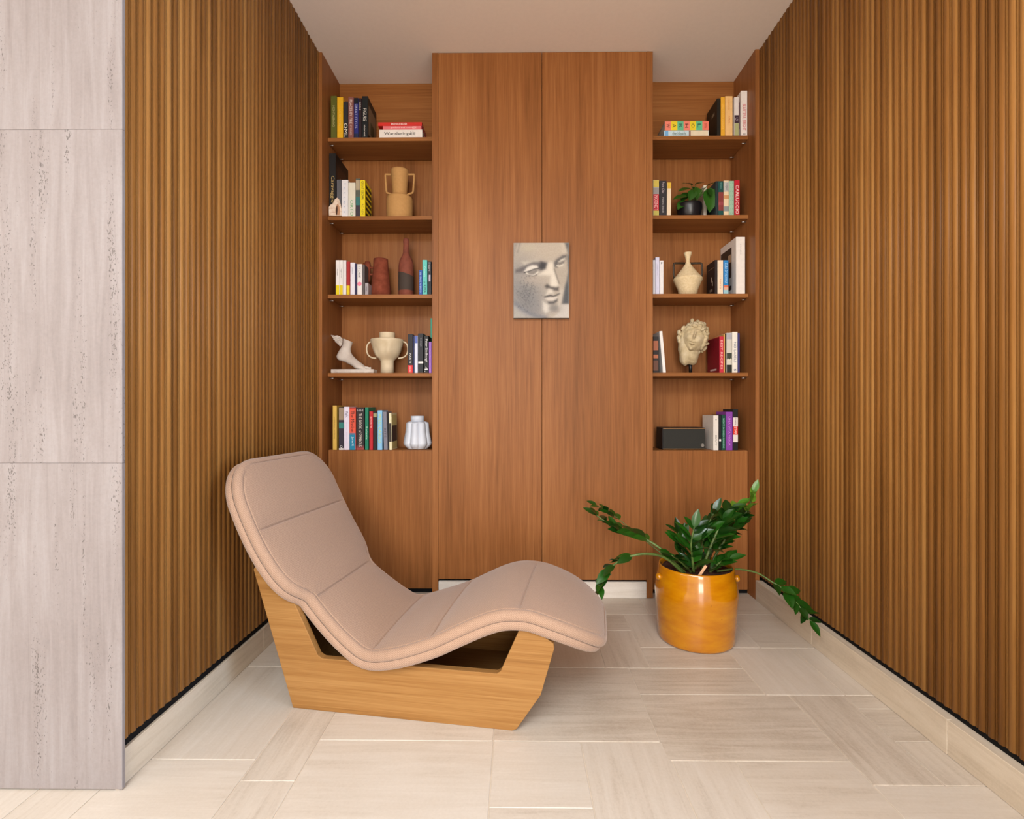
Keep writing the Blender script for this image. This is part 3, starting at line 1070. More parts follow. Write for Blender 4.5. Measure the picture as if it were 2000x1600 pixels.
def leaf_data(mat, lobe=0.0, width=0.23):
    """leaf of unit length along +x, face up +z, slightly folded and curled"""
    nL, nW = 9, 4
    v, f = [], []
    for i in range(nL + 1):
        t = i / nL
        w_ = width * (math.sin(math.pi * min(1, t ** 0.82)) ** 0.85) * (1 + lobe * (1 - t))
        if i in (0, nL):
            w_ = 0.004
        for j in range(-nW // 2, nW // 2 + 1):
            q = j / (nW / 2)
            v.append((t - (lobe * 0.25 * abs(q) * (1 - t)), q * w_, 0.22 * abs(q) * w_ - 0.16 * t * t + 0.05 * math.sin(5 * t) * q * w_))
    n = nW + 1
    for i in range(nL):
        for j in range(nW):
            f.append((i * n + j, (i + 1) * n + j, (i + 1) * n + j + 1, i * n + j + 1))
    me = D.meshes.new('leaf')
    me.from_pydata(v, [], f)
    me.update()
    me.polygons.foreach_set('use_smooth', [True] * len(f))
    me.materials.append(mat)
    return me


LEAF_D, LEAF_Y = leaf_data(M_LEAF), leaf_data(M_LEAFY)


def put_leaf(me, stem, base, direction, up, size):
    x = Vector(direction).normalized()
    z = (Vector(up) - x * Vector(up).dot(x))
    z = z.normalized() if z.length > 1e-3 else Vector((0, 0, 1))
    y_ = z.cross(x)
    M = Matrix(((x.x, y_.x, z.x, base[0]), (x.y, y_.y, z.y, base[1]), (x.z, y_.z, z.z, base[2]), (0, 0, 0, 1)))
    o = link(D.objects.new('leaf', me), stem)
    o.matrix_local = M @ Matrix.Scale(size, 4)
    return o


def pw(x, y, Y):
    return onY(x, y, Y) - POT


def zz_stem(pts, r0, r1, leaf_from, nleaf, size, young=0.0, tip=True, spread=0.9, first_big=False):
    path = catmull(pts, 8)
    n = len(path)
    rad = [r0 + (r1 - r0) * i / (n - 1) for i in range(n)]
    v, f = tube(path, rad, 8)
    st = mesh('stem', v, f, M_STEM, pp, True)
    for k in range(nleaf):
        t = leaf_from + (0.985 - leaf_from) * k / max(1, nleaf - 1)
        i = min(n - 2, int(t * (n - 1)))
        p = path[i]
        tg = (path[min(i + 2, n - 1)] - path[max(i - 1, 0)]).normalized()
        sd = tg.cross(Vector((0, 0, 1)))
        if sd.length < 0.25:
            sd = tg.cross(Vector((0, -1, 0)))
        sd.normalize()
        for s_ in (-1, 1):
            if random.random() < 0.12:
                continue
            dr = tg * random.uniform(0.45, 0.9) + sd * s_ * spread * random.uniform(0.7, 1.1) + Vector((random.uniform(-.3, .3), random.uniform(-.3, .15), random.uniform(-0.15, 0.45)))
            sz = size * random.uniform(0.8, 1.12) * (1.0 - 0.25 * max(0, t - 0.7) / 0.3)
            me = LEAF_Y if (young and t > 1 - young) else LEAF_D
            put_leaf(me, st, p, dr, Vector((random.uniform(-.5, .5), random.uniform(-1.2, -.1), 1.0)), sz)
    if tip:
        put_leaf(LEAF_Y if young else LEAF_D, st, path[-1], path[-1] - path[-3], Vector((0, -0.6, 1)), size * 0.8)
    return st


Y0 = POT.y
# long arching stem to the upper left
zz_stem([pw(1345, 1125, Y0 - .05), pw(1315, 1098, Y0 - .06), pw(1290, 1072, Y0 - .05), pw(1258, 1052, Y0 - .02), pw(1222, 1039, Y0 + .02), pw(1190, 1024, Y0 + .05), pw(1164, 1006, Y0 + .07)],
        0.0085, 0.0035, 0.46, 11, 0.092)
# tall thin one behind it
zz_stem([pw(1330, 1115, Y0 + .04), pw(1290, 1080, Y0 + .10), pw(1240, 1040, Y0 + .18), pw(1200, 1008, Y0 + .24), pw(1165, 987, Y0 + .28)], 0.004, 0.0015, 0.70, 6, 0.075)
# low stem bending down to the left
zz_stem([pw(1335, 1120, Y0 - .07), pw(1300, 1090, Y0 - .10), pw(1262, 1082, Y0 - .12), pw(1225, 1089, Y0 - .12), pw(1196, 1106, Y0 - .11), pw(1178, 1130, Y0 - .10), pw(1165, 1158, Y0 - .10)],
        0.0075, 0.0035, 0.46, 9, 0.092)
# trailing stem to the right, hanging in front of the skirting
zz_stem([pw(1400, 1116, Y0 - .06), pw(1440, 1112, Y0 - .05), pw(1478, 1119, Y0 - .05), pw(1505, 1135, Y0 - .07), pw(1535, 1155, Y0 - .11), pw(1560, 1183, Y0 - .15), pw(1582, 1212, Y0 - .20)],
        0.0050, 0.0025, 0.56, 8, 0.090)
# right upright group
zz_stem([pw(1385, 1118, Y0 - .02), pw(1400, 1080, Y0), pw(1430, 1035, Y0 + .02), pw(1458, 1000, Y0 + .03), pw(1472, 962, Y0 + .02)], 0.008, 0.003, 0.25, 17, 0.084, young=0.25)
zz_stem([pw(1370, 1118, Y0 - .03), pw(1385, 1075, Y0 - .02), pw(1405, 1030, Y0), pw(1424, 1000, Y0 + .02), pw(1440, 988, Y0 + .02)], 0.008, 0.003, 0.2, 14, 0.096, young=0.1)
zz_stem([pw(1365, 1118, Y0 + .02), pw(1370, 1075, Y0 + .03), pw(1380, 1035, Y0 + .04), pw(1395, 1000, Y0 + .04)], 0.008, 0.003, 0.2, 13, 0.098)
zz_stem([pw(1355, 1118, Y0 - .06), pw(1352, 1090, Y0 - .08), pw(1350, 1060, Y0 - .10), pw(1356, 1030, Y0 - .11)], 0.007, 0.003, 0.15, 9, 0.108)
zz_stem([pw(1345, 1115, Y0), pw(1335, 1085, Y0), pw(1328, 1060, Y0 + .01), pw(1325, 1040, Y0 + .02)], 0.007, 0.003, 0.15, 9, 0.092)
zz_stem([pw(1350, 1118, Y0 - .07), pw(1330, 1098, Y0 - .10), pw(1312, 1085, Y0 - .13)], 0.006, 0.003, 0.1, 6, 0.098)
zz_stem([pw(1385, 1120, Y0 - .06), pw(1405, 1100, Y0 - .08), pw(1425, 1092, Y0 - .09)], 0.006, 0.003, 0.15, 6, 0.096)
zz_stem([pw(1375, 1118, Y0 + .05), pw(1395, 1070, Y0 + .08), pw(1425, 1040, Y0 + .09), pw(1445, 1025, Y0 + .09)], 0.007, 0.003, 0.3, 11, 0.09)

# ================================================================ BOOKS
BOOKY = 3.088


def bmat(rgb):
    return plain('cover_%d_%d_%d' % tuple(rgb), rgb, 0.5, 0.35, var=0.03)


WHITE, CREAM, BLK = (226, 222, 216), (226, 208, 172), (24, 22, 24)


def u_cover(t, d, h, bt=0.0022):
    """cover of a book: two boards and a flat spine, front (spine) at y=0"""
    o = [(0, d), (0, 0.0016), (0.0016, 0), (t - 0.0016, 0), (t, 0.0016), (t, d)]
    i = [(bt, d), (bt, bt + 0.001), (bt + 0.0005, bt), (t - bt - 0.0005, bt), (t - bt, bt + 0.001), (t - bt, d)]
    n = len(o)
    v = [(x, y, z) for z in (0, h) for (x, y) in o] + [(x, y, z) for z in (0, h) for (x, y) in i]
    f = []
    for k in range(n - 1):
        f.append((k, k + 1, n + k + 1, n + k))
        f.append((2 * n + k + 1, 2 * n + k, 3 * n + k, 3 * n + k + 1))
        f.append((n + k, n + k + 1, 3 * n + k + 1, 3 * n + k))
        f.append((k + 1, k, 2 * n + k, 2 * n + k + 1))
    f.append((n - 1, 2 * n + n - 1, 3 * n + n - 1, n + n - 1))
    f.append((0, n, 3 * n, 2 * n))
    return v, f


def book_parts(root, t, d, h, rgb):
    v, f = u_cover(t, d, h)
    mesh('cover', v, f, bmat(rgb), root)
    box('pages', (0.0024, 0.003, 0.003), (t - 0.0024, d - 0.003, h - 0.003), M_PAGES, root)


def book(sz, x0, x1, ytop, rgb, label, depth=0.15, bands=(), texts=(), prints=(), lean=0.0, Y=BOOKY, group=None):
    """standing book; x0/x1/ytop measured in the photo at the shelf front, sz = shelf height
    bands: (z0, z1, rgb) fractions of the height; texts: (str, zc, len, size, rgb[, mode]) fractions;
    prints on the side cover: (side, y0, y1, z0, z1, rgb) fractions"""
    A, B = onY(x0, 500, Y), onY(x1, 500, Y)
    t = B.x - A.x - 0.0006
    h = onY((x0 + x1) / 2, ytop, Y).z - sz
    r = thing('book', (A.x + 0.0003, Y, sz + 0.0003), label, 'book', group)
    if lean:
        r.rotation_euler = (0, math.radians(lean), 0)
        if lean < 0:
            pass
        else:
            r.location.x += 0.0
        r.location.z += abs(math.sin(math.radians(lean))) * (t if lean > 0 else 0)
    d = min(depth, BKY - Y - (0.055 if sz > 2.6 else 0.008))
    book_parts(r, t, d, h, rgb)
    for bi, (z0, z1, c) in enumerate(bands):
        box('spine_band', (0.0012, -0.0004 - 0.00012 * bi, z0 * h), (t - 0.0012, 0.0002, z1 * h), bmat(c), r)
    for tx in texts:
        body, zc, ln, szf, c = tx[:5]
        mode = tx[5] if len(tx) > 5 else 'down'
        rt, up = {'down': ((0, 0, -1), (1, 0, 0)), 'up': ((0, 0, 1), (-1, 0, 0)), 'flat': ((1, 0, 0), (0, 0, 1))}[mode]
        if mode == 'flat':
            lettering(body, r, (t / 2, -0.0011, zc * h), rt, up, ln * t, szf * h, bmat(c))
        else:
            lettering(body, r, (t / 2, -0.0011, zc * h), rt, up, ln * h, szf * t, bmat(c))
    for pi, (side, ya, yb, z0, z1, c) in enumerate(prints):
        e_ = 0.0004 + 0.0002 * pi
        xs = (-e_, 0.0002) if side == 'L' else (t - 0.0002, t + e_)
        box('cover_print', (xs[0], ya * d, z0 * h), (xs[1], yb * d, z1 * h), bmat(c), r)
    return r


def flat_book(z, x0, x1, thick, rgb, label, depth=0.17, texts=(), bands=(), Y=BOOKY, group=None):
    depth = min(depth, BKY - Y - 0.055)
    """book lying flat, spine to the front; texts: (str, xc, width, height, rgb) fractions"""
    A, B = onY(x0, 500, Y), onY(x1, 500, Y)
    L = B.x - A.x
    r = thing('book', (A.x, Y, z), label, 'book', group)
    v, f = u_cover(thick, depth, L)
    v = [(q[2], q[1], q[0]) for q in v]
    f = [tuple(reversed(q)) for q in f]
    mesh('cover', v, f, bmat(rgb), r)
    box('pages', (0.003, 0.003, 0.0024), (L - 0.003, depth - 0.003, thick - 0.0024), M_PAGES, r)
    for bi, (a, b, c) in enumerate(bands):
        box('spine_band', (a * L, -0.0004 - 0.00005 * bi, 0.0012), (b * L, 0.0002, thick - 0.0012), bmat(c), r)
    for tx in texts:
        body, xc, wd, hf, c = tx[:5]
        if len(tx) > 5:
            lettering(body, r, (xc * L, -0.0011, thick / 2), (0, 0, -1), (1, 0, 0), hf * thick, wd * L, bmat(c))
        else:
            lettering(body, r, (xc * L, -0.0011, thick / 2), (1, 0, 0), (0, 0, 1), wd * L, hf * thick, bmat(c))
    return r


S1, S2, S3, S4, S5 = SHZ
G1 = 'books on the top left shelf'
book(S1, 645.8, 657.8, 187.6, (92, 94, 34), 'olive green book at the left end of the top left shelf', 0.14, texts=[('MONTALBANO', .52, .5, .35, (190, 184, 130))], group=G1)
book(S1, 658.2, 670, 190, (232, 176, 30), 'yellow book beside the olive one, top left shelf', 0.13, texts=[('LA CUCINA', .5, .4, .25, (240, 205, 110))], group=G1)
book(S1, 670.6, 679.6, 198.8, (44, 44, 48), 'short black book with big white letters, top left shelf', 0.12, texts=[('OML', .22, .38, .8, (235, 228, 214))], group=G1)
book(S1, 680, 690.8, 189.6, (136, 84, 78), 'mauve brown book with white title, top left shelf', 0.14, texts=[('PLACES BY FIRE', .64, .58, .45, (236, 226, 218)), ('STORIES', .2, .25, .3, (220, 200, 190))], group=G1)
book(S1, 691.2, 700, 191.5, (38, 44, 118), 'navy blue book with pale title, top left shelf', 0.12, texts=[('GREAT STYLES', .55, .6, .5, (190, 196, 226))], bands=[(0, .12, (30, 40, 70)), (.86, 1, (18, 22, 34))], group=G1)
book(S1, 700.3, 706.4, 192, (40, 26, 32), 'thin black book between navy and black ones, top left shelf', 0.14, texts=[('notes', .8, .2, .6, (214, 208, 204))], group=G1)
book(S1, 706.8, 718.4, 188, (20, 24, 26), 'big black book with photo cover, last upright on the top left shelf', 0.20,
     texts=[('FIGURE', .56, .30, .55, (228, 222, 214)), ('selected works', .18, .28, .3, (214, 210, 204))], prints=[('R', .10, .9, .12, .82, (120, 106, 88)), ('R', .3, .75, .2, .5, (60, 64, 44))], group=G1)
z_ = S1 + 0.0003
for (x0, x1, y0, y1, rgb, lb, tx, bd, dp) in (
        (741, 824.7, 250.6, 267.4, (232, 224, 216), 'thick white book at the bottom of the flat pile, top left shelf', [('Wanderings', .42, .62, .42, (30, 28, 30)), ('Alex Henry', .78, .12, .7, (60, 56, 56))], (), 0.19),
        (748, 822.8, 243.4, 250.4, (226, 116, 122), 'pink book in the middle of the flat pile, top left shelf', [('gardens and rooms', .5, .6, .5, (246, 214, 210)), ('NOW', .82, .1, .6, (250, 220, 214))], (), 0.17),
        (738.5, 824, 236, 243.2, (206, 44, 36), 'red book on top of the flat pile, top left shelf', [('BAUHAUS BILDER', .48, .36, .55, (246, 236, 230))], (), 0.16)):
    th = onY(780, y0, BOOKY).z - onY(780, y1, BOOKY).z
    flat_book(z_, x0, x1, th, rgb, lb, dp, tx, bd, group='flat pile of books on the top left shelf')
    z_ += th + 0.0003

G2 = 'books on the second left shelf'
book(S2, 642.6, 656, 300, (24, 21, 20), 'tall black art book with gold title, second left shelf', 0.235, texts=[('Caravaggio', .44, .42, .62, (196, 170, 110))], prints=[('R', .12, .85, .25, .85, (58, 38, 28)), ('R', .3, .6, .4, .7, (112, 74, 50))], Y=BOOKY + 0.008, group=G2)
book(S2, 657.4, 667, 351, (92, 92, 98), 'grey book behind the banded stone, second left shelf', 0.16, Y=BOOKY + 0.008, group=G2)
book(S2, 667.2, 679.8, 351.4, (228, 226, 228), 'white book with faint blue lettering, second left shelf', 0.15, texts=[('l e t t e r s', .5, .8, .4, (180, 188, 206))], group=G2)
book(S2, 680, 694.2, 357, (222, 216, 196), 'cream book with a green spine strip, second left shelf', 0.14, bands=[(0.0, .5, (218, 216, 204))], texts=[('ORTO', .26, .46, .42, (96, 172, 96))], group=G2)
book(S2, 694.6, 703.2, 349, (92, 96, 84), 'dark book with teal and grey spine picture, second left shelf', 0.14, bands=[(.0, .3, (62, 54, 62)), (.3, .52, (56, 116, 112)), (.7, .96, (176, 160, 132))], group=G2)
book(S2, 703.6, 713, 352, (232, 210, 28), 'bright yellow book with black striped cover, second left shelf', 0.135,
     texts=[('GREAT ESCAPE', .72, .5, .5, (60, 54, 14)), ('ROADS', .2, .3, .4, (150, 120, 30))], prints=[('R', .1, .95, .07 + .15 * k, .15 + .15 * k, (48, 44, 16)) for k in range(6)], group=G2)

G3 = 'books on the third left shelf'
book(S3, 655.6, 663, 508.4, (232, 228, 226), 'first white book with a yellow foot, third left shelf', 0.13, bands=[(0, .28, (230, 208, 20))], texts=[('saggi', .65, .2, .3, (120, 116, 120))], group=G3)
book(S3, 663.2, 669.8, 508.4, (234, 230, 228), 'second white book with a yellow foot, third left shelf', 0.13, bands=[(0, .28, (226, 200, 16))], texts=[('saggi brevi', .62, .26, .3, (110, 106, 110))], group=G3)
book(S3, 670, 676, 508.6, (230, 226, 226), 'plain white book left of the red one, third left shelf', 0.13, group=G3)
book(S3, 676.4, 683.4, 511, (172, 42, 42), 'dark red book with a yellow foot, third left shelf', 0.13, bands=[(0, .28, (230, 204, 20))], group=G3)
book(S3, 684, 692.8, 513, (226, 224, 234), 'white book between the red and the navy ones, third left shelf', 0.13, texts=[('poesie', .74, .2, .3, (120, 120, 134))], group=G3)
book(S3, 693.1, 697.2, 515, (48, 44, 78), 'thin navy book on the third left shelf', 0.13, group=G3)
b_ = book(S3, 697.5, 706.9, 516, (230, 224, 222), 'white book with a pink dot on its spine, third left shelf', 0.075, texts=[('STORIE', .75, .4, .45, (90, 84, 86))], group=G3)
dot = lathe([(0.0001, 0), (0.0128, 0), (0.0128, 0.0006), (0.0001, 0.0006)], 20)
dm = mesh('pink_dot', [(x, -z, y) for x, y, z in dot[0]], dot[1], bmat((240, 132, 160)), b_)
dm.location = (0.0142, -0.0002, 0.066)
book(S3, 707.3, 712.4, 517, (92, 84, 84), 'thin grey book beside the pink dotted one, third left shelf', 0.075, group=G3)
book(S3, 712.7, 719.4, 553, (164, 156, 160), 'small low grey booklet before the clay jug', 0.07, texts=[('mini', .5, .4, .4, (70, 62, 66))], group=G3)
book(S3, 818.2, 824.6, 528, (44, 80, 160), 'low blue book right of the clay bottle', 0.11, texts=[('IN MARE APERTO', .5, .8, .5, (176, 200, 236))], group=G3)
book(S3, 825, 834.4, 508, (96, 196, 186), 'turquoise book right of the clay bottle', 0.13, texts=[('Genesis', .66, .3, .4, (196, 240, 232)), ('in RIMA', .22, .34, .5, (30, 70, 70))], group=G3)
book(S3, 834.8, 842.6, 511, (22, 24, 28), 'black book with a white figure at the right end of the third left shelf', 0.13, texts=[('il teatro', .84, .26, .5, (206, 202, 206)), ('i', .5, .24, .55, (190, 176, 196), 'up')], group=G3)

G4 = 'books on the fourth left shelf'
book(S4, 796.4, 806.4, 653, (26, 20, 26), 'black book with a red foot, fourth left shelf', 0.14, bands=[(0, .20, (214, 40, 44))], texts=[('PARTI', .38, .24, .32, (226, 220, 216)), ('UGUALI', .10, .16, .4, (246, 200, 196))], group=G4)
book(S4, 806.7, 809.2, 656, (34, 40, 86), 'very thin navy book, fourth left shelf', 0.14, group=G4)
book(S4, 809.5, 816, 656, (216, 220, 236), 'white book with a blue top, fourth left shelf', 0.14, bands=[(.8, 1, (90, 106, 178))], group=G4)
book(S4, 816.3, 827, 651.6, (26, 26, 32), 'black book with a white bar across the spine, fourth left shelf', 0.15, bands=[(.24, .29, (226, 222, 220))], texts=[('essays', .78, .22, .3, (150, 150, 156))], group=G4)
book(S4, 828, 837.2, 656, (20, 20, 22), 'black book with large white lettering, fourth left shelf', 0.15, texts=[('Peter Lindbergh', .60, .62, .62, (236, 232, 230)), ('4.', .10, .14, .7, (236, 232, 230))], group=G4)
book(S4, 837.5, 842.8, 668, (158, 106, 190), 'low purple book at the right end of the fourth left shelf', 0.10, texts=[('nella', .6, .3, .4, (210, 180, 230))], group=G4)
book(S4, 840.6, 846.6, 622, (58, 148, 122), 'tall teal book standing behind the purple one', 0.10, Y=BOOKY + 0.115, group=G4)

G5 = 'books on the left cabinet top'
book(S5, 649.6, 657.6, 792.4, (214, 176, 84), 'ochre yellow book at the left end of the left cabinet top', 0.15, texts=[('architettura moderna', .5, .5, .4, (150, 112, 40))], group=G5)
book(S5, 661.6, 671.4, 795.4, (52, 44, 58), 'dark pictured book with cream and teal patches, left cabinet top', 0.15, bands=[(.7, .98, (150, 132, 112)), (.5, .64, (52, 124, 116)), (0, .04, (220, 216, 214))], texts=[('Q', .07, .5, .07, (230, 226, 226), 'flat')], group=G5)
book(S5, 671.7, 682.1, 794.8, (224, 216, 232), 'white book with faint pink lettering, left cabinet top', 0.15, texts=[('flight', .82, .14, .6, (70, 64, 96)), ('winter journeys', .4, .5, .3, (208, 190, 220))], group=G5)
book(S5, 682.4, 694.8, 796, (222, 88, 66), 'orange and blue book with black title, left cabinet top', 0.16, bands=[(0, .36, (24, 126, 160)), (.36, .40, (120, 110, 130)), (.955, 1, (180, 60, 50))], texts=[('The Mission', .67, .5, .55, (36, 20, 20)), ('John K', .2, .22, .4, (220, 236, 240))], group=G5)
book(S5, 695.4, 711.8, 796, (40, 34, 36), 'thick black book fading to red at the foot, left cabinet top', 0.17, bands=[(0, .05, (150, 64, 60)), (.05, .10, (110, 54, 54))], texts=[('THE BOOK of SYMBOLS', .47, .78, .36, (226, 214, 204)), ('HH', .93, .7, .05, (170, 164, 164), 'flat')], group=G5)
book(S5, 712.8, 719.6, 795.8, (20, 122, 92), 'green book with pale title, left cabinet top', 0.15, texts=[('Solaris', .4, .3, .45, (190, 232, 210))], group=G5)
book(S5, 721.2, 728.4, 804, (186, 32, 44), 'red book right of the green one, left cabinet top', 0.13, texts=[('amore', .72, .3, .4, (240, 180, 180))], group=G5)
book(S5, 720.4, 727.6, 795.6, (150, 132, 124), 'tall grey book behind the red one, left cabinet top', 0.08, Y=BOOKY + 0.15, group=G5)
book(S5, 728.8, 736.2, 804.6, (26, 30, 32), 'black book right of the red one, left cabinet top', 0.14, bands=[(.86, .96, (150, 150, 110))], group=G5)
book(S5, 737.2, 746.6, 802, (136, 190, 226), 'light blue book with yellow title, left cabinet top', 0.14, texts=[('WILD CARGO', .55, .74, .62, (196, 210, 90)), ], group=G5)
book(S5, 749.8, 757.4, 804.6, (124, 122, 134), 'grey leaning book with a curved line, left cabinet top', 0.13, texts=[('BITS', .45, .25, .5, (70, 66, 80))], lean=-2.0, group=G5)
book(S5, 760.2, 765.6, 807, (222, 214, 176), 'cream book with a dark photo cover at the end of the row, left cabinet top', 0.14, bands=[(.22, .72, (52, 40, 32))], prints=[('R', .05, .95, .22, .66, (62, 50, 48)), ('R', .05, .95, .66, .95, (196, 184, 122)), ('R', .05, .95, .03, .22, (196, 184, 122))], lean=-1.0, group=G5)

# ---------------- right bookcase
H1 = 'books on the top right shelf'
th2 = onY(1340, 254, BOOKY).z - onY(1340, 266, BOOKY).z
flat_book(S1 + 0.0003, 1296.5, 1384, th2, (196, 218, 226), 'pale blue and cream book at the bottom of the flat pair, top right shelf', 0.2,
          texts=[('the islands', .34, .3, .6, (70, 100, 90))], bands=[(.56, .60, (140, 110, 100)), (.6, .99, (228, 214, 186)), (.02, .1, (120, 176, 222))], group='flat pair of books on the top right shelf')
th1 = onY(1340, 235.6, BOOKY).z - onY(1340, 253.6, BOOKY).z
cols = [(236, 132, 112), (232, 206, 44), (98, 186, 142), (236, 132, 112), (232, 206, 44), (98, 190, 142), (236, 124, 104)]
tx = [(c, (k + .5) / 7.0, .075, .42, (70, 40, 40) if k % 3 == 0 else (60, 70, 30) if k % 3 == 1 else (30, 80, 80), 1) for k, c in enumerate('WARHOL')]
flat_book(S1 + th2 + 0.0008, 1298.5, 1384, th1, (188, 180, 164), 'book with a coral, yellow and green blocked spine, top of the flat pair', 0.2, texts=tx + [('EDITION', 6.5 / 7, .05, .5, (150, 50, 40), 1)],
          bands=[(k / 7.0 + .001, (k + 1) / 7.0 - .001, cols[k]) for k in range(7)], group='flat pair of books on the top right shelf')
book(S1, 1400.4, 1407.6, 192.5, (28, 24, 18), 'black book with a dark cover showing, top right shelf', 0.165, prints=[('L', .25, .5, .66, .74, (120, 110, 90))], group=H1)
book(S1, 1408, 1416.2, 190, (232, 172, 50), 'deep yellow book beside the black one, top right shelf', 0.15, texts=[('racconti italiani', .5, .6, .25, (250, 212, 120))], group=H1)
book(S1, 1416.6, 1431, 188, (238, 192, 128), 'wide pale orange book, top right shelf', 0.16, texts=[('memoir', .78, .3, .3, (224, 160, 80)), ('JUNG', .42, .2, .3, (206, 120, 60))], group=H1)
book(S1, 1434, 1443.2, 190, (226, 218, 214), 'white, plum and sage banded book, top right shelf', 0.15, bands=[(.0, .34, (170, 172, 124)), (.34, .54, (62, 42, 56))], texts=[('G', .44, .6, .08, (180, 170, 180), 'flat')], group=H1)
book(S1, 1447.4, 1459.8, 177.5, (234, 226, 220), 'tall white book with red lettering at the right end, top right shelf', 0.2, texts=[('BEAUTIFUL BRIGHT', .42, .58, .55, (196, 40, 66)), ('o', .05, .4, .03, (60, 60, 60), 'flat')], prints=[('L', .1, .9, .2, .8, (170, 130, 140))], group=H1)

H2 = 'books on the second right shelf'
book(S2, 1275.6, 1287.4, 351.5, (186, 180, 168), 'yellow, grey and red pictured book, second right shelf', 0.14, bands=[(.8, .99, (208, 186, 84)), (.6, .78, (150, 146, 146)), (.14, .6, (186, 22, 44)), (0, .14, (190, 180, 90))], texts=[('LONDON', .36, .4, .6, (240, 200, 200), 'up')], group=H2)
book(S2, 1288.2, 1302, 353, (44, 42, 46), 'charcoal book with grey lettering, second right shelf', 0.15, texts=[('Paris Chic', .8, .32, .36, (190, 176, 180)), ('Helena Brandt', .3, .44, .28, (176, 172, 172))], group=H2)
book(S2, 1302.4, 1310.4, 356.7, (228, 208, 180), 'cream leaning book with a yellow top, second right shelf', 0.13, bands=[(.82, 1, (216, 176, 60))], lean=0.8, group=H2)
book(S2, 1374, 1380.5, 362, (226, 214, 196), 'white book half hidden by the small plant', 0.12, Y=BOOKY + 0.09, group=H2)
book(S2, 1397.6, 1402.4, 354, (30, 46, 50), 'dark blue black book behind the hanging leaf', 0.15, prints=[('L', .1, .9, .3, .8, (40, 60, 66))], group=H2)
book(S2, 1402.8, 1413.2, 354, (22, 74, 70), 'teal book with a red brown picture, second right shelf', 0.15, bands=[(.14, .68, (132, 58, 54)), (.3, .4, (150, 70, 74))], texts=[('tropics', .86, .2, .4, (120, 170, 160))], group=H2)
book(S2, 1413.6, 1423.8, 352.7, (228, 206, 172), 'cream book with grey sketches, second right shelf', 0.15, bands=[(.68, .95, (186, 186, 184)), (.48, .58, (206, 150, 100)), (.12, .26, (140, 150, 150))], texts=[('atlas', .82, .2, .5, (80, 84, 90), 'up')], group=H2)
book(S2, 1424.2, 1433.8, 353.4, (156, 190, 166), 'pale mint speckled book, second right shelf', 0.15, texts=[(': : : : : : : :', .5, .9, .5, (120, 160, 136))], group=H2)
book(S2, 1434.4, 1445, 352, (190, 26, 48), 'red book with large white capitals, second right shelf', 0.16, texts=[('CARLUCCIO', .45, .82, .55, (244, 230, 226))], group=H2)

H3 = 'books on the third right shelf'
book(S3, 1275.4, 1280, 508, (212, 212, 220), 'grey white book against the cupboard, third right shelf', 0.14, group=H3)
book(S3, 1280.3, 1288, 502.7, (214, 214, 236), 'lavender white book, tallest of three, third right shelf', 0.15, texts=[('design notes', .66, .3, .3, (170, 170, 200))], group=H3)
book(S3, 1288.5, 1296, 509, (230, 226, 226), 'white book with a small dark mark, third right shelf', 0.14, texts=[('p', .92, .4, .06, (40, 36, 44), 'flat')], group=H3)
book(S3, 1396, 1401.2, 508, (38, 26, 24), 'black book with a line drawing on its cover, third right shelf', 0.135, prints=[('L', .15, .75, .80, .81, (170, 140, 110)), ('L', .35, .42, .4, .55, (180, 160, 140)), ('L', .25, .3, .28, .42, (170, 150, 130)), ('L', .3, .6, .12, .2, (110, 96, 84))], group=H3)
book(S3, 1401.6, 1412.6, 508.6, (236, 216, 190), 'cream book before the big white one, third right shelf', 0.13, texts=[('terra', .3, .3, .3, (220, 160, 110))], group=H3)
book(S3, 1413, 1423, 508.6, (40, 130, 196), 'bright blue book with a striped foot, third right shelf', 0.13, bands=[(.0, .12, (150, 196, 206)), (.12, .2, (222, 168, 140)), (.2, .26, (214, 110, 80))], texts=[('CUBA OF HAVANA', .62, .6, .5, (190, 224, 244))], group=H3)
book(S3, 1437.6, 1455.4, 463, (232, 224, 216), 'very large white book with a dark photo cover, third right shelf', 0.235, texts=[('MARE', .78, .18, .12, (180, 176, 172))], prints=[('L', .28, .97, .12, .88, (52, 44, 40)), ('L', .30, .5, .62, .76, (178, 150, 120)), ('L', .30, .42, .2, .34, (190, 186, 180)), ('L', .45, .8, .5, .66, (96, 56, 44))], group=H3)

H4 = 'books on the fourth right shelf'
book(S4, 1275.6, 1286, 657.5, (34, 26, 26), 'dark book with copper stripes against the cupboard, fourth right shelf', 0.15, bands=[(.62, .88, (164, 96, 66)), (.40, .50, (176, 104, 70)), (.06, .34, (104, 66, 50))], group=H4)
book(S4, 1294.8, 1301, 647, (232, 228, 224), 'white book leaning to the left, fourth right shelf', 0.16, lean=-5.0, group=H4)
book(S4, 1405.4, 1413.4, 657.5, (196, 40, 62), 'crimson book with a dark red cover showing, fourth right shelf', 0.195, texts=[('BEST RECIPES', .5, .8, .5, (240, 190, 180))], prints=[('L', .02, .99, .01, .99, (128, 18, 34)), ('L', .25, .75, .08, .13, (220, 190, 186))], group=H4)
book(S4, 1413.7, 1416.2, 653, (216, 164, 90), 'thin ochre book beside the crimson one', 0.15, group=H4)
book(S4, 1416.4, 1418.6, 652, (30, 26, 26), 'thin black book beside the ochre one', 0.15, group=H4)
book(S4, 1418.9, 1429.8, 650.6, (206, 200, 188), 'white and black botanical picture book, fourth right shelf', 0.15, bands=[(.0, .2, (34, 36, 32)), (.84, .99, (170, 168, 176)), (.34, .5, (60, 66, 56))], texts=[('Y', .28, .7, .16, (222, 216, 190), 'flat')], group=H4)
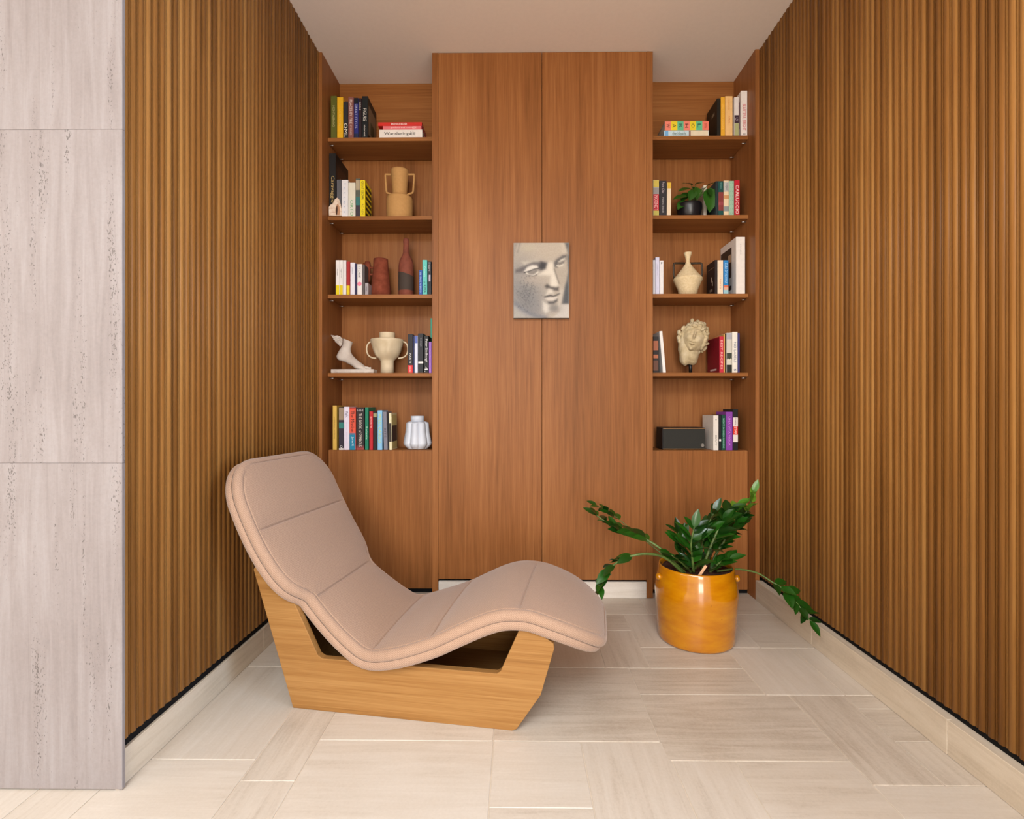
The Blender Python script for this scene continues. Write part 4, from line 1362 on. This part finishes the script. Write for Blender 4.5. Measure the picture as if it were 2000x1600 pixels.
book(S4, 1430.2, 1440.8, 648.5, (232, 226, 214), 'white book with grey blue lettering, fourth right shelf', 0.15, texts=[('NO LABELS', .5, .5, .4, (96, 104, 130)), ('z', .07, .5, .04, (50, 60, 110), 'flat')], group=H4)
book(S4, 1441.1, 1445, 651, (66, 62, 118), 'thin indigo book at the right end, fourth right shelf', 0.15, group=H4)

H5 = 'books on the right cabinet top'
book(S5, 1393.2, 1403.6, 811.7, (222, 214, 204), 'white book beside the black speaker, right cabinet top', 0.18, texts=[('BEAUTY', .28, .3, .3, (96, 88, 84)), ('o', .88, .25, .04, (80, 76, 74), 'flat')], group=H5)
book(S5, 1404, 1408.8, 812, (28, 28, 32), 'thin black book with a white tag, right cabinet top', 0.15, bands=[(.26, .32, (226, 222, 220))], group=H5)
book(S5, 1409.2, 1417.4, 810.6, (16, 66, 54), 'dark green book with pale title, right cabinet top', 0.15, texts=[('NIGHTS IN GREEN GARDENS', .48, .84, .4, (150, 216, 186))], group=H5)
book(S5, 1417.8, 1431, 804.8, (132, 62, 158), 'purple book with a lilac highlight band, right cabinet top', 0.15, texts=[('UNA VITA VIOLA', .5, .76, .3, (206, 140, 220))], group=H5)
book(S5, 1431.6, 1441.6, 799.7, (24, 22, 24), 'black and white book with a red label, right cabinet top', 0.15, bands=[(.2, .80, (228, 216, 208)), (.38, .58, (212, 44, 40))], texts=[('STAR', .48, .18, .5, (246, 220, 210)), ('drawing', .70, .18, .4, (90, 84, 84))], group=H5)

# ================================================================ ORNAMENTS
def prof_px(cx, Y, pts):
    """(half width px, y px) pairs, bottom to top -> (r, z) with z in the world"""
    return [(hw * Y / FPX, onY(cx, y, Y).z) for hw, y in pts]


def smooth_prof(pr, per=5):
    return [(max(0.0005, p[0]), p[1]) for p in [(q.x, q.y) for q in catmull([(a, b, 0) for a, b in pr], per)]]


# --- banded stone on the second left shelf
Ys = 3.081
pts = [(642.2, 421), (641.8, 404.5), (645, 400), (650, 397), (654, 389), (658.6, 385.6), (662, 389), (665, 399), (667, 410), (667.2, 421)]
c0 = onY(654, 421, Ys)
st = thing('banded_stone', (c0.x, Ys, S2), 'pale cut stone with a brown core, standing on the second left shelf', 'stone')
ol = [(onY(x, y, Ys).x - c0.x, max(0.0005, onY(x, y, Ys).z - S2)) for x, y in pts]
bm = extrude_xz(ol, 0, 0.0125, 0.002)
M_STONE = mottled('pale_geode', [(0.3, (190, 150, 124)), (0.5, (226, 206, 186)), (0.7, (236, 226, 214))], 22, 0.5, 0.4, 0.2, stretch=(1, 1, 2.5))
from_bm('stone_body', bm, M_STONE, st)
pts = [(656, 420.4), (655, 410), (657, 402), (660, 398), (663, 404), (664.5, 414), (663, 420.4)]
from_bm('stone_rim', extrude_xz([(onY(x, y, Ys).x - c0.x, onY(x, y, Ys).z - S2 + .001) for x, y in pts], -0.0012, 0.001), plain('geode_tan', (190, 142, 108), 0.4), st)
pts = [(656.6, 420), (656, 412), (657.2, 405), (659, 402), (659.6, 410), (658.6, 420)]
from_bm('stone_core', extrude_xz([(onY(x, y, Ys).x - c0.x, onY(x, y, Ys).z - S2 + .001) for x, y in pts], -0.002, -0.001), plain('geode_core', (70, 50, 42), 0.3), st)

# --- tan trophy vase
M_TAN = mottled('tan_ceramic', [(0.3, (186, 140, 86)), (0.7, (194, 148, 92))], 60, 0.75, 0.2, 0.1)
Yv = 3.19
cx = 780.8
c0 = onY(cx, 420, Yv)
tv = thing('trophy_vase', (c0.x, Yv, S2), 'tan two-tier ceramic vase with angular handles, second left shelf', 'vase')
pr = prof_px(cx, Yv, [(25.2, 421), (25.6, 400), (25.4, 391), (24.5, 387.5), (21, 385.4), (14.2, 384.4), (13.9, 382), (14.4, 372), (15.8, 355), (17.3, 336), (17.4, 333.6), (16.6, 333.6), (16, 336), (12, 378)])
pr = [(pr[0][0] * 0.98, S2 + 0.0004), (pr[0][0], S2 + 0.003)] + pr[1:]
v, f = lathe([(r, z - S2) for r, z in pr], 48)
mesh('vase_body', v, f, M_TAN, tv, True)
for sg in (-1, 1):
    path = []
    for dx, y in ((15.2, 341), (28.2, 341), (28.2, 343), (26.2, 374), (25.2, 376.6), (13.8, 381)):
        q = onY(cx + sg * dx, y, Yv)
        path.append((q.x - c0.x, 0, q.z - S2))
    v, f = tube(path, 0.0062, 10)
    mesh('handle', v, f, M_TAN, tv, False)

# --- terracotta jug with spout tube
M_TERRA = mottled('terracotta', [(0.3, (110, 54, 37)), (0.55, (130, 66, 47)), (0.75, (142, 76, 56))], 26, 0.85, 0.15, 0.3)
Yj = 3.195
cx = 743.8
c0 = onY(cx, 574, Yj)
tj = thing('terracotta_jug', (c0.x, Yj, S3), 'terracotta jug with a small side beaker, third left shelf', 'jug')
pr = prof_px(cx, Yj, [(19.4, 571), (19.2, 566), (17.6, 554), (15.8, 538), (14.6, 524), (14.0, 512), (13.8, 506.8), (12.6, 506.8), (12.4, 512)])
pr = [(pr[0][0], S3 + 0.0004)] + pr
v, f = lathe([(r, z - S3) for r, z in pr], 40)
mesh('jug_body', v, f, M_TERRA, tj, True)
pr = prof_px(718, Yj, [(3.6, 552), (4.6, 548), (5.4, 538), (5.8, 528), (6.4, 520), (5.0, 511.5), (4.0, 511.5)])
q = onY(718, 540, Yj)
v, f = lathe([(r, z - S3) for r, z in pr], 20)
bk = mesh('side_beaker', [(x + q.x - c0.x, y, z) for x, y, z in v], f, M_TERRA, tj, True)
for y in (524, 537):
    a, b = onY(719, y, Yj), onY(734, y, Yj)
    v, f = tube([(a.x - c0.x, 0, a.z - S3), ((a.x + b.x) / 2 - c0.x, 0, a.z - S3 + 0.002), (b.x - c0.x, 0, b.z - S3)], 0.0065, 8)
    mesh('strut', v, f, M_TERRA, tj, True)
a = onY(716, 513, Yj)
v, f = tube([(a.x - c0.x + 0.006, 0, a.z - S3 - 0.02), (a.x - c0.x - 0.012, 0, a.z - S3 - 0.012), (a.x - c0.x - 0.022, 0, a.z - S3 - 0.002)], [0.007, 0.005, 0.002], 8)
mesh('spout', v, f, M_TERRA, tj, True)

# --- terracotta bottle with a dark band
Yb = 3.195
cx = 793.2
c0 = onY(cx, 574, Yb)
tb = thing('terracotta_bottle', (c0.x, Yb, S3), 'tall terracotta bottle with a dark glazed band, third left shelf', 'bottle')


def terra_band():
    m, nt, b = newmat('terracotta_banded')
    tc = N(nt, 'ShaderNodeTexCoord')
    sx = N(nt, 'ShaderNodeSeparateXYZ')
    nt.links.new(tc.outputs['Object'], sx.inputs[0])
    tilt = N(nt, 'ShaderNodeMath', operation='MULTIPLY_ADD')          # slanted top of the dipped band
    tilt.inputs[1].default_value = 0.30
    nt.links.new(sx.outputs[0], tilt.inputs[0])
    nt.links.new(sx.outputs[2], tilt.inputs[2])
    up_ = N(nt, 'ShaderNodeMath', operation='LESS_THAN')
    up_.inputs[1].default_value = 0.150
    nt.links.new(tilt.outputs[0], up_.inputs[0])
    lo_ = N(nt, 'ShaderNodeMath', operation='GREATER_THAN')
    lo_.inputs[1].default_value = 0.046
    nt.links.new(sx.outputs[2], lo_.inputs[0])
    mu = N(nt, 'ShaderNodeMath', operation='MULTIPLY')
    nt.links.new(up_.outputs[0], mu.inputs[0])
    nt.links.new(lo_.outputs[0], mu.inputs[1])
    nz = N(nt, 'ShaderNodeTexNoise', i_Scale=26.0, i_Detail=5.0)
    nt.links.new(tc.outputs['Object'], nz.inputs['Vector'])
    r = ramp(nt, [(0.3, srgb(112, 55, 38)), (0.7, srgb(138, 72, 52))])
    nt.links.new(nz.outputs['Fac'], r.inputs[0])
    mc = N(nt, 'ShaderNodeMix', data_type='RGBA')
    nt.links.new(mu.outputs[0], mc.inputs[0])
    nt.links.new(r.outputs[0], mc.inputs[6])
    mc.inputs[7].default_value = srgb(66, 54, 46)
    nt.links.new(mc.outputs[2], b.inputs['Base Color'])
    b.inputs['Roughness'].default_value = 0.8
    return m


pr = prof_px(cx, Yb, [(14.6, 571), (14.9, 560), (14.9, 530), (14.4, 519), (12.6, 509), (8.6, 501), (6.4, 496), (5.8, 488), (5.4, 476), (6.0, 474), (5.6, 470), (4.8, 466.4), (3.4, 466.4)])
pr = [(pr[0][0] * .96, S3 + 0.0004), (pr[0][0], S3 + 0.004)] + pr[1:]
v, f = lathe([(r, z - S3) for r, z in pr], 40)
mesh('bottle_body', v, f, terra_band(), tb, True)

# --- winged foot on a plinth
M_PLAST = mottled('grey_plaster', [(0.3, (182, 168, 158)), (0.7, (212, 202, 192))], 14, 0.7, 0.25, 0.2)
Yf_ = 3.128
c0 = onY(690, 727, Yf_)
wf = thing('winged_foot', (c0.x, Yf_, S4), 'pale plaster foot with a wing at the ankle, on a thin plinth', 'sculpture')


def fz(zx, zy):
    """zoomed photo coordinates -> local (x, z)"""
    q = onY(620 + zx / 8.333, 600 + zy / 8.333, Yf_)
    return (q.x - c0.x, q.z - S4)


pa, pb_ = fz(258, 1012), fz(945, 1030)
ztop = fz(600, 1018)[1]
box('plinth', (pa[0], -0.043, 0.0004), (pb_[0], 0.043, ztop), M_PLAST, wf, 0.003, 2)
secs = [((425, 512), (572, 572), .95), ((420, 560), (562, 610), .92), ((412, 615), (548, 650), .9), ((380, 670), (542, 700), .82), ((335, 745), (556, 752), .66), ((312, 810), (600, 812), .52), ((345, 862), (640, 850), .52),
        ((430, 890), (676, 882), .58), ((510, 928), (722, 916), .72), ((570, 962), (765, 950), .86), ((615, 1000), (808, 985), .95), ((668, 1026), (846, 1012), .95)]
v, f = [], []
SG = 20
rings = []
for a, b, k in secs:
    ax, az = fz(*a)
    bx, bz = fz(*b)
    rings.append((Vector(((ax + bx) / 2, 0, (az + bz) / 2)), Vector(((bx - ax) / 2, 0, (bz - az) / 2)), k))
cen = catmull([r[0] for r in rings], 4)
hal = catmull([r[1] for r in rings], 4)
kk = [q.x for q in catmull([(r[2], 0, 0) for r in rings], 4)]
for c, h, k in zip(cen, hal, kk):
    for j in range(SG):
        a = 2 * math.pi * j / SG
        p = c + h * math.cos(a) + Vector((0, h.length * k * math.sin(a), 0))
        v.append(p)
n = len(cen)
for i in range(n - 1):
    for j in range(SG):
        f.append((i * SG + j, i * SG + (j + 1) % SG, (i + 1) * SG + (j + 1) % SG, (i + 1) * SG + j))
f.append(tuple(reversed(range(SG))))
f.append(tuple((n - 1) * SG + j for j in range(SG)))
bm = bmesh.new()
vs = [bm.verts.new(p) for p in v]
for q in f:
    bm.faces.new([vs[k] for k in q])
tx0, tz0 = fz(800, 1000)
for k in range(5):                                   # five toes pressed on the plinth
    yy = -0.024 + 0.012 * k
    r_ = 0.0085 - 0.0008 * k
    ln = 0.024 - 0.003 * k
    bmesh.ops.create_uvsphere(bm, u_segments=12, v_segments=8, radius=1, matrix=Matrix.Translation((tx0 + 0.012 - 0.003 * k, yy, ztop + r_ * 0.9)) @ Matrix.Rotation(math.radians(14), 4, 'Y') @ Matrix.Diagonal((ln, 0.0066, r_, 1)))
    bmesh.ops.create_uvsphere(bm, u_segments=10, v_segments=6, radius=1, matrix=Matrix.Translation((tx0 + 0.030 - 0.004 * k, yy, ztop + r_ * 1.05)) @ Matrix.Diagonal((0.005, 0.005, 0.0055, 1)))
from_bm('foot', bm, M_PLAST, wf, True)
wing = [(410, 515), (370, 478), (330, 462), (285, 468), (222, 452), (240, 490), (262, 500), (262, 530), (290, 545), (292, 572), (322, 584), (326, 604), (352, 612), (362, 636), (384, 640), (400, 620), (412, 570)]
bm = extrude_xz([fz(x, y) for x, y in wing], -0.007, 0.007, 0.002)
wg = from_bm('wing', bm, M_PLAST, wf)
for (a, b) in (((405, 530), (232, 462)), ((405, 550), (262, 512)), ((402, 570), (292, 556)), ((400, 590), (324, 592)), ((396, 606), (354, 620))):
    (x0, z0), (x1, z1) = fz(*a), fz(*b)
    v, f = tube([(x0, -0.006, z0), ((x0 + x1) / 2, -0.009, (z0 + z1) / 2 + 0.003), (x1, -0.006, z1)], [0.004, 0.005, 0.003], 8, 0.6)
    mesh('feather', v, f, M_PLAST, wg, True)

# --- cream bowl vase with thin loop handles
M_BONE = mottled('bone_ceramic', [(0.3, (206, 186, 152)), (0.7, (226, 210, 182))], 7, 0.55, 0.35, 0.1)
Yw = 3.19
cx = 756.4
c0 = onY(cx, 727, Yw)
bv = thing('bowl_vase', (c0.x, Yw, S4), 'cream footed bowl vase with thin loop handles, fourth left shelf', 'vase')
pr = prof_px(cx, Yw, [(13.0, 726), (12.6, 715), (12.8, 706), (15.5, 702), (22, 696), (26, 688), (29, 678), (31.4, 669), (32.4, 665), (31.2, 663.6), (24, 663), (15.4, 662.6), (14.9, 660), (14.9, 652), (15, 650.4), (13.8, 650.4), (13.2, 655)])
pr = [(pr[0][0], S4 + 0.0004)] + pr[1:]
v, f = lathe([(r, z - S4) for r, z in pr], 56)


def bumpit(p):
    x, y, z = p
    if y < 0 and 0.06 < z < 0.20:
        q = 0
        for bx, bz, amp, rr in ((-0.050, 0.142, -0.016, 0.011), (-0.050, 0.116, 0.014, 0.015), (0.006, 0.168, -0.011, 0.014), (0.028, 0.128, 0.017, 0.019), (0.036, 0.162, 0.011, 0.016)):
            q += amp * math.exp(-(((x - bx) / rr) ** 2 + ((z - bz) / rr) ** 2))
        y -= q
    return (x, y, z)


mesh('vase_body', [bumpit(p) for p in v], f, M_BONE, bv, True)
for sg in (-1, 1):
    path = []
    for dx, y in ((31, 667.5), (36, 670), (39.8, 677), (39.8, 687), (36, 695), (29, 699), (21.5, 700)):
        q = onY(cx + sg * dx, y, Yw)
        path.append((q.x - c0.x, 0, q.z - S4))
    v, f = tube(catmull(path, 6), 0.0048, 10)
    mesh('handle', v, f, M_BONE, bv, True)

# --- pale blue white ribbed vase on the left cabinet
M_PALE = mottled('blue_white_porcelain', [(0.3, (196, 202, 214)), (0.7, (216, 220, 228))], 6, 0.4, 0.4, 0.03)
Yp = 3.165
cx = 815.5
c0 = onY(cx, 870, Yp)
pv = thing('ribbed_vase', (c0.x, Yp, S5), 'pale blue white ribbed porcelain vase on the left cabinet top', 'vase')
ht = onY(cx, 812.5, Yp).z - S5
pr = [(0.060, 0.0006), (0.064, 0.004), (0.082, 0.020), (0.0885, 0.032), (0.083, 0.062), (0.076, 0.095), (0.0725, 0.130), (0.071, 0.146), (0.066, 0.153), (0.052, 0.158)]
pr = [(r, z * ht / 0.190) for r, z in pr]
SEG = 96
v, f = [], []
for i, (r, z) in enumerate(pr):
    for k in range(SEG):
        a = 2 * math.pi * k / SEG
        lobe = abs(math.cos(a * 4 + 0.35)) ** 0.6
        rr = r * (0.80 + 0.20 * lobe) if 0 < i else r * 0.85
        v.append((rr * math.cos(a), rr * math.sin(a), z))
for i in range(len(pr) - 1):
    for k in range(SEG):
        f.append((i * SEG + k, i * SEG + (k + 1) % SEG, (i + 1) * SEG + (k + 1) % SEG, (i + 1) * SEG + k))
f.append(tuple(reversed(range(SEG))))
f.append(tuple((len(pr) - 1) * SEG + k for k in range(SEG)))
mesh('vase_body', v, f, M_PALE, pv, False)
nr = 13.0 * Yp / FPX
v, f = lathe([(nr, 0.150 * ht / .19), (nr, ht - 0.001), (nr - 0.001, ht), (nr - 0.004, ht), (nr - 0.005, 0.160 * ht / .19)], 40)
mesh('neck', v, f, M_PALE, pv, True)

# --- cream diamond vase with dark square handles
M_SAND = mottled('sand_ceramic', [(0.3, (214, 190, 146)), (0.7, (232, 212, 174))], 90, 0.85, 0.15, 0.35)
M_BRONZE = plain('dark_bronze', (58, 44, 28), 0.5, 0.4)
Yd = 3.18
cx = 1343.4
c0 = onY(cx, 574, Yd)
dv = thing('diamond_vase', (c0.x, Yd, S3), 'cream diamond shaped vase with dark squared handles, third right shelf', 'vase')
pr = prof_px(cx, Yd, [(16.4, 573), (19, 566), (23.4, 556), (27.4, 547.5), (27.6, 545.4), (26.6, 543.8), (19, 535), (11, 524.5), (5.4, 516.5), (3.9, 512), (3.8, 508.5), (5.2, 502), (8.0, 494), (7.0, 493.6), (4, 502)])
pr = [(pr[0][0], S3 + 0.0004)] + pr[1:]
v, f = lathe([(r, z - S3) for r, z in pr], 48)
vb = mesh('vase_body', v, f, M_SAND, dv, True)
for sg in (-1, 1):
    path = []
    for dx, y in ((4.2, 514.6), (24, 514.2), (26.6, 515), (27.6, 517.4), (27.6, 536), (26.2, 545.4)):
        q = onY(cx + sg * dx, y, Yd + 0.01)
        path.append((q.x - c0.x, 0.01, q.z - S3))
    v, f = tube(path, 0.0066, 10)
    mesh('handle', v, f, M_BRONZE, dv, True)

# --- speaker
Yr = 3.108
a, b = onY(1294.5, 880, Yr), onY(1378.4, 835.5, Yr)
sp_ = thing('table_speaker', ((a.x + b.x) / 2, Yr, S5), 'black box speaker with copper edged grille, right cabinet top', 'speaker')
hw = (b.x - a.x) / 2
hh = b.z - S5
M_SPK = plain('speaker_case', (30, 26, 24), 0.5)
box('case', (-hw, 0.006, 0.0006), (hw, 0.145, hh), M_SPK, sp_, 0.004, 2)


def grille_mat():
    m, nt, b = newmat('speaker_cloth')
    tc = N(nt, 'ShaderNodeTexCoord')
    w1 = N(nt, 'ShaderNodeTexWave', i_Scale=160.0)
    nt.links.new(tc.outputs['Object'], w1.inputs['Vector'])
    w2 = N(nt, 'ShaderNodeTexWave', bands_direction='Z', i_Scale=160.0)
    nt.links.new(tc.outputs['Object'], w2.inputs['Vector'])
    mu = N(nt, 'ShaderNodeMath', operation='MULTIPLY')
    nt.links.new(w1.outputs['Fac'], mu.inputs[0])
    nt.links.new(w2.outputs['Fac'], mu.inputs[1])
    r = ramp(nt, [(0.2, srgb(30, 30, 26)), (0.8, srgb(52, 50, 42))])
    nt.links.new(mu.outputs[0], r.inputs[0])
    nt.links.new(r.outputs[0], b.inputs['Base Color'])
    b.inputs['Roughness'].default_value = 0.8
    return m


box('grille', (-hw + 0.004, 0.0, 0.008), (hw - 0.004, 0.007, hh - 0.008), grille_mat(), sp_, 0.001)
M_COPPER = plain('copper_trim', (176, 128, 80), 0.4, 0.4, 0.6)
box('trim_strip', (-hw + 0.003, 0.001, 0.003), (hw - 0.003, 0.006, 0.0065), M_COPPER, sp_)
box('trim_strip', (-hw + 0.003, 0.001, hh - 0.0065), (hw - 0.003, 0.006, hh - 0.003), M_COPPER, sp_)
bm = bmesh.new()
q = onY(1371.5, 870, Yr)
bmesh.ops.create_cone(bm, cap_ends=True, segments=24, radius1=0.0105, radius2=0.0095, depth=0.008, matrix=Matrix.Translation((q.x - sp_.location.x, -0.0035, q.z - S5)) @ Matrix.Rotation(math.pi / 2, 4, 'X'))
from_bm('knob', bm, plain('brushed_steel', (176, 174, 168), 0.3, 0.5, 0.8), sp_)

# --- small plant in a black bowl, second right shelf
Yq = 3.165
cx = 1346.2
c0 = onY(cx, 420, Yq)
sp2 = thing('pothos_plant', (c0.x, Yq, S2), 'small trailing green plant in a round black pot, second right shelf', 'potted plant')
pr = prof_px(cx, Yq, [(20.5, 420.4), (22.6, 416), (24, 409), (24.2, 403.5), (23.4, 400.5), (22.2, 400.2), (21.6, 402), (10, 403)])
pr = [(pr[0][0] * 0.9, S2 + 0.0005), (pr[0][0] * 1.02, S2 + 0.006)] + pr[1:]
M_BPOT = mottled('black_pot', [(0.3, (18, 17, 20)), (0.7, (30, 28, 32))], 10, 0.32, 0.5, 0.03)
v, f = lathe([(r, z - S2) for r, z in pr], 40)
mesh('pot', v, f, M_BPOT, sp2, True)
zs_ = onY(cx, 402.5, Yq).z - S2
v, f = lathe([(0.0005, zs_ - 0.004), (0.066, zs_ - 0.004), (0.066, zs_), (0.0005, zs_ + 0.004)], 24)
mesh('soil', v, f, M_SOIL, sp2, True)
M_POTHOS = leaf_mat('pothos_leaf', (22, 62, 16), (48, 96, 28))
PL = leaf_data(M_POTHOS, 0.35, 0.30)


def lq(zx, zy, dy=0.0):
    q = onY(1260 + zx / 8.696, 290 + zy / 8.696, Yq + dy)
    return Vector((q.x - c0.x, dy, q.z - S2))


for (b0, tip_, dy0, dy1, size_up) in (
        ((790, 620), (640, 565), 0, -0.02, (0, -0.5, 1)), ((780, 690), (580, 690), 0, -0.03, (-.1, -0.7, 1)), ((740, 820), (490, 820), -0.01, -0.04, (-.2, -0.8, 1)),
        ((690, 900), (560, 1000), -0.02, -0.06, (-.5, -1, .5)), ((860, 610), (1010, 560), 0.01, 0.0, (0, -.5, 1)), ((830, 720), (760, 860), -0.03, -0.06, (0, -1, .4)),
        ((930, 720), (1050, 640), 0, -0.03, (0.1, -.6, 1)), ((1060, 630), (1185, 566), -0.07, -0.09, (0, -.3, 1)), ((900, 680), (880, 830), -0.02, -0.05, (0.2, -1, .3)),
        ((1110, 700), (1120, 1045), -0.06, -0.08, (0.1, -1, .15)), ((1075, 690), (1135, 800), -0.08, -0.10, (.3, -1, .3)), ((820, 660), (900, 760), 0.02, 0.0, (.2, -.8, .6)), ((720, 760), (620, 880), 0.01, -0.02, (-.3, -.8, .5))):
    base = lq(820, 950, 0)
    p0, p1 = lq(*b0, dy0), lq(*tip_, dy1)
    mid_ = (base + p0) / 2 + Vector((0, -0.004, 0.012))
    v, f = tube(catmull([base, mid_, p0], 5), [0.0026] * 11, 6)
    sm_ = mesh('stem', v, f, M_STEM, sp2, True)
    put_leaf(PL, sm_, p0, p1 - p0, Vector(size_up), (p1 - p0).length * 1.04)

# --- ancient head on a black post
M_MARBLE = mottled('weathered_stone', [(0.25, (146, 126, 92)), (0.5, (194, 176, 140)), (0.75, (216, 202, 172))], 16, 0.85, 0.2, 0.5, 8.0)
Yh = 3.17
c0 = onY(1348.5, 728, Yh)
hd = thing('stone_head', (c0.x, Yh, S4), 'weathered stone head of a youth on a black post, fourth right shelf', 'sculpture')
v, f = lathe([(0.011, 0.0005), (0.011, 0.075)], 16)
mesh('post', v, f, plain('black_steel', (20, 19, 20), 0.4), hd, True)
HC = onY(1353.5, 664, Yh) - Vector((c0.x, Yh, S4))          # centre of the head
RX, RY, RZ = 0.078, 0.084, 0.102


def is_hair(dx, dy, dz):
    if dy > 0.25:
        return dz > -0.62
    return dz > 0.74 - 0.55 * abs(dx) ** 1.5 or (abs(dx) > 0.84 and dz > -0.55)


def head_r(dx, dy, dz):
    """radius factor of the head in direction (x right, y back, z up), face towards -y"""
    r = 1.0
    fr = min(1.0, max(0.0, -dy) * 1.6)
    G_ = lambda x, z, sx, sz: math.exp(-((dx - x) / sx) ** 2 - ((dz - z) / sz) ** 2)
    r -= 0.06 * fr
    r += fr * (0.13 * G_(0, .30, .075, .20) + 0.26 * G_(0, .04, .095, .12))                       # nose
    r += fr * (0.09 * G_(-.26, .47, .22, .06) + 0.09 * G_(.26, .47, .22, .06))                     # brow
    r -= fr * (0.17 * G_(-.30, .30, .17, .10) + 0.17 * G_(.30, .30, .17, .10))                     # sockets
    r += fr * (0.14 * G_(-.30, .29, .11, .06) + 0.14 * G_(.30, .29, .11, .06))                     # eyes
    r += fr * (0.10 * G_(-.42, -.04, .20, .18) + 0.10 * G_(.42, -.04, .20, .18))                   # cheeks
    r += fr * (0.14 * G_(0, -.24, .19, .045) + 0.15 * G_(0, -.37, .15, .05))                       # lips
    r -= fr * (0.12 * G_(0, -.305, .21, .022) + 0.12 * G_(0, -.48, .18, .05))
    r += fr * 0.16 * G_(0, -.64, .20, .12)                                                         # chin
    r *= 1 - 0.14 * max(0.0, -dz) * abs(dx)
    if is_hair(dx, dy, dz):
        q = noise.noise((dx * 5 + 3, dy * 5, dz * 5)) + 0.6 * noise.noise((dx * 11, dy * 11 + 5, dz * 11))
        r += 0.10 + 0.09 * q
    return r


bm = bmesh.new()
bmesh.ops.create_icosphere(bm, subdivisions=6, radius=1.0)
rotm = Euler((math.radians(-3), math.radians(15), math.radians(-16)), 'XYZ').to_matrix()
for vt in bm.verts:
    d = vt.co.normalized()
    r = head_r(d.x, d.y, d.z)
    tap = 1 - 0.18 * max(0, -d.z) ** 1.5
    p = Vector((d.x * RX * r * tap, d.y * RY * r, d.z * RZ * r))
    vt.co = rotm @ p + HC
hcol = [vt for vt in bm.verts]
NS = 24
nr_ = []
for i in range(11):                                   # broken neck
    t = i / 10
    z = HC.z - 0.155 + 0.16 * t
    cxn = HC.x - 0.022 - 0.006 * t
    for k in range(NS):
        a = 2 * math.pi * k / NS
        rr = (0.040 + 0.014 * math.sin(min(1, t * 1.6) * 1.5)) * (1 + 0.16 * noise.noise((math.cos(a) * 3, math.sin(a) * 3, t * 4)) * (1.2 - t))
        if i == 0:
            rr *= 0.72
        nr_.append(bm.verts.new((cxn + rr * 1.12 * math.cos(a), HC.y + 0.008 + rr * math.sin(a), z + (0.012 * noise.noise((a, 2, 5)) if i < 2 else 0))))
for i in range(10):
    for k in range(NS):
        bm.faces.new((nr_[i * NS + k], nr_[i * NS + (k + 1) % NS], nr_[(i + 1) * NS + (k + 1) % NS], nr_[(i + 1) * NS + k]))
bm.faces.new([nr_[k] for k in reversed(range(NS))])
random.seed(21)
nc = 0
while nc < 46:                                        # stone curls round the face and down the right side
    d = Vector((random.gauss(0, 1), random.gauss(-0.35, .7), random.gauss(0.25, 1))).normalized()
    if not is_hair(d.x, d.y, d.z) or d.y > 0.5:
        continue
    r = head_r(d.x, d.y, d.z)
    p = Vector((d.x * RX * r, d.y * RY * r, d.z * RZ * r)) * 0.985
    bmesh.ops.create_icosphere(bm, subdivisions=2, radius=random.uniform(0.009, 0.015), matrix=Matrix.Translation(rotm @ p + HC) @ Euler((random.random() * 3, random.random() * 3, 0)).to_matrix().to_4x4() @ Matrix.Diagonal((1.5, 0.8, 0.8, 1)))
    nc += 1
for (zx, zy, r_) in ((1000, 300, .014), (1040, 380, .016), (1060, 450, .013), (985, 640, .014), (955, 690, .016), (905, 760, .013), (575, 430, .014), (570, 520, .014), (580, 580, .012)):
    q = onY(1260 + zx / 8.696, 600 + zy / 8.696, Yh) - Vector((c0.x, Yh, S4))
    bmesh.ops.create_icosphere(bm, subdivisions=2, radius=r_, matrix=Matrix.Translation(q) @ Matrix.Diagonal((.9, 1.2, 1.3, 1)))
from_bm('head', bm, M_MARBLE, hd, True)
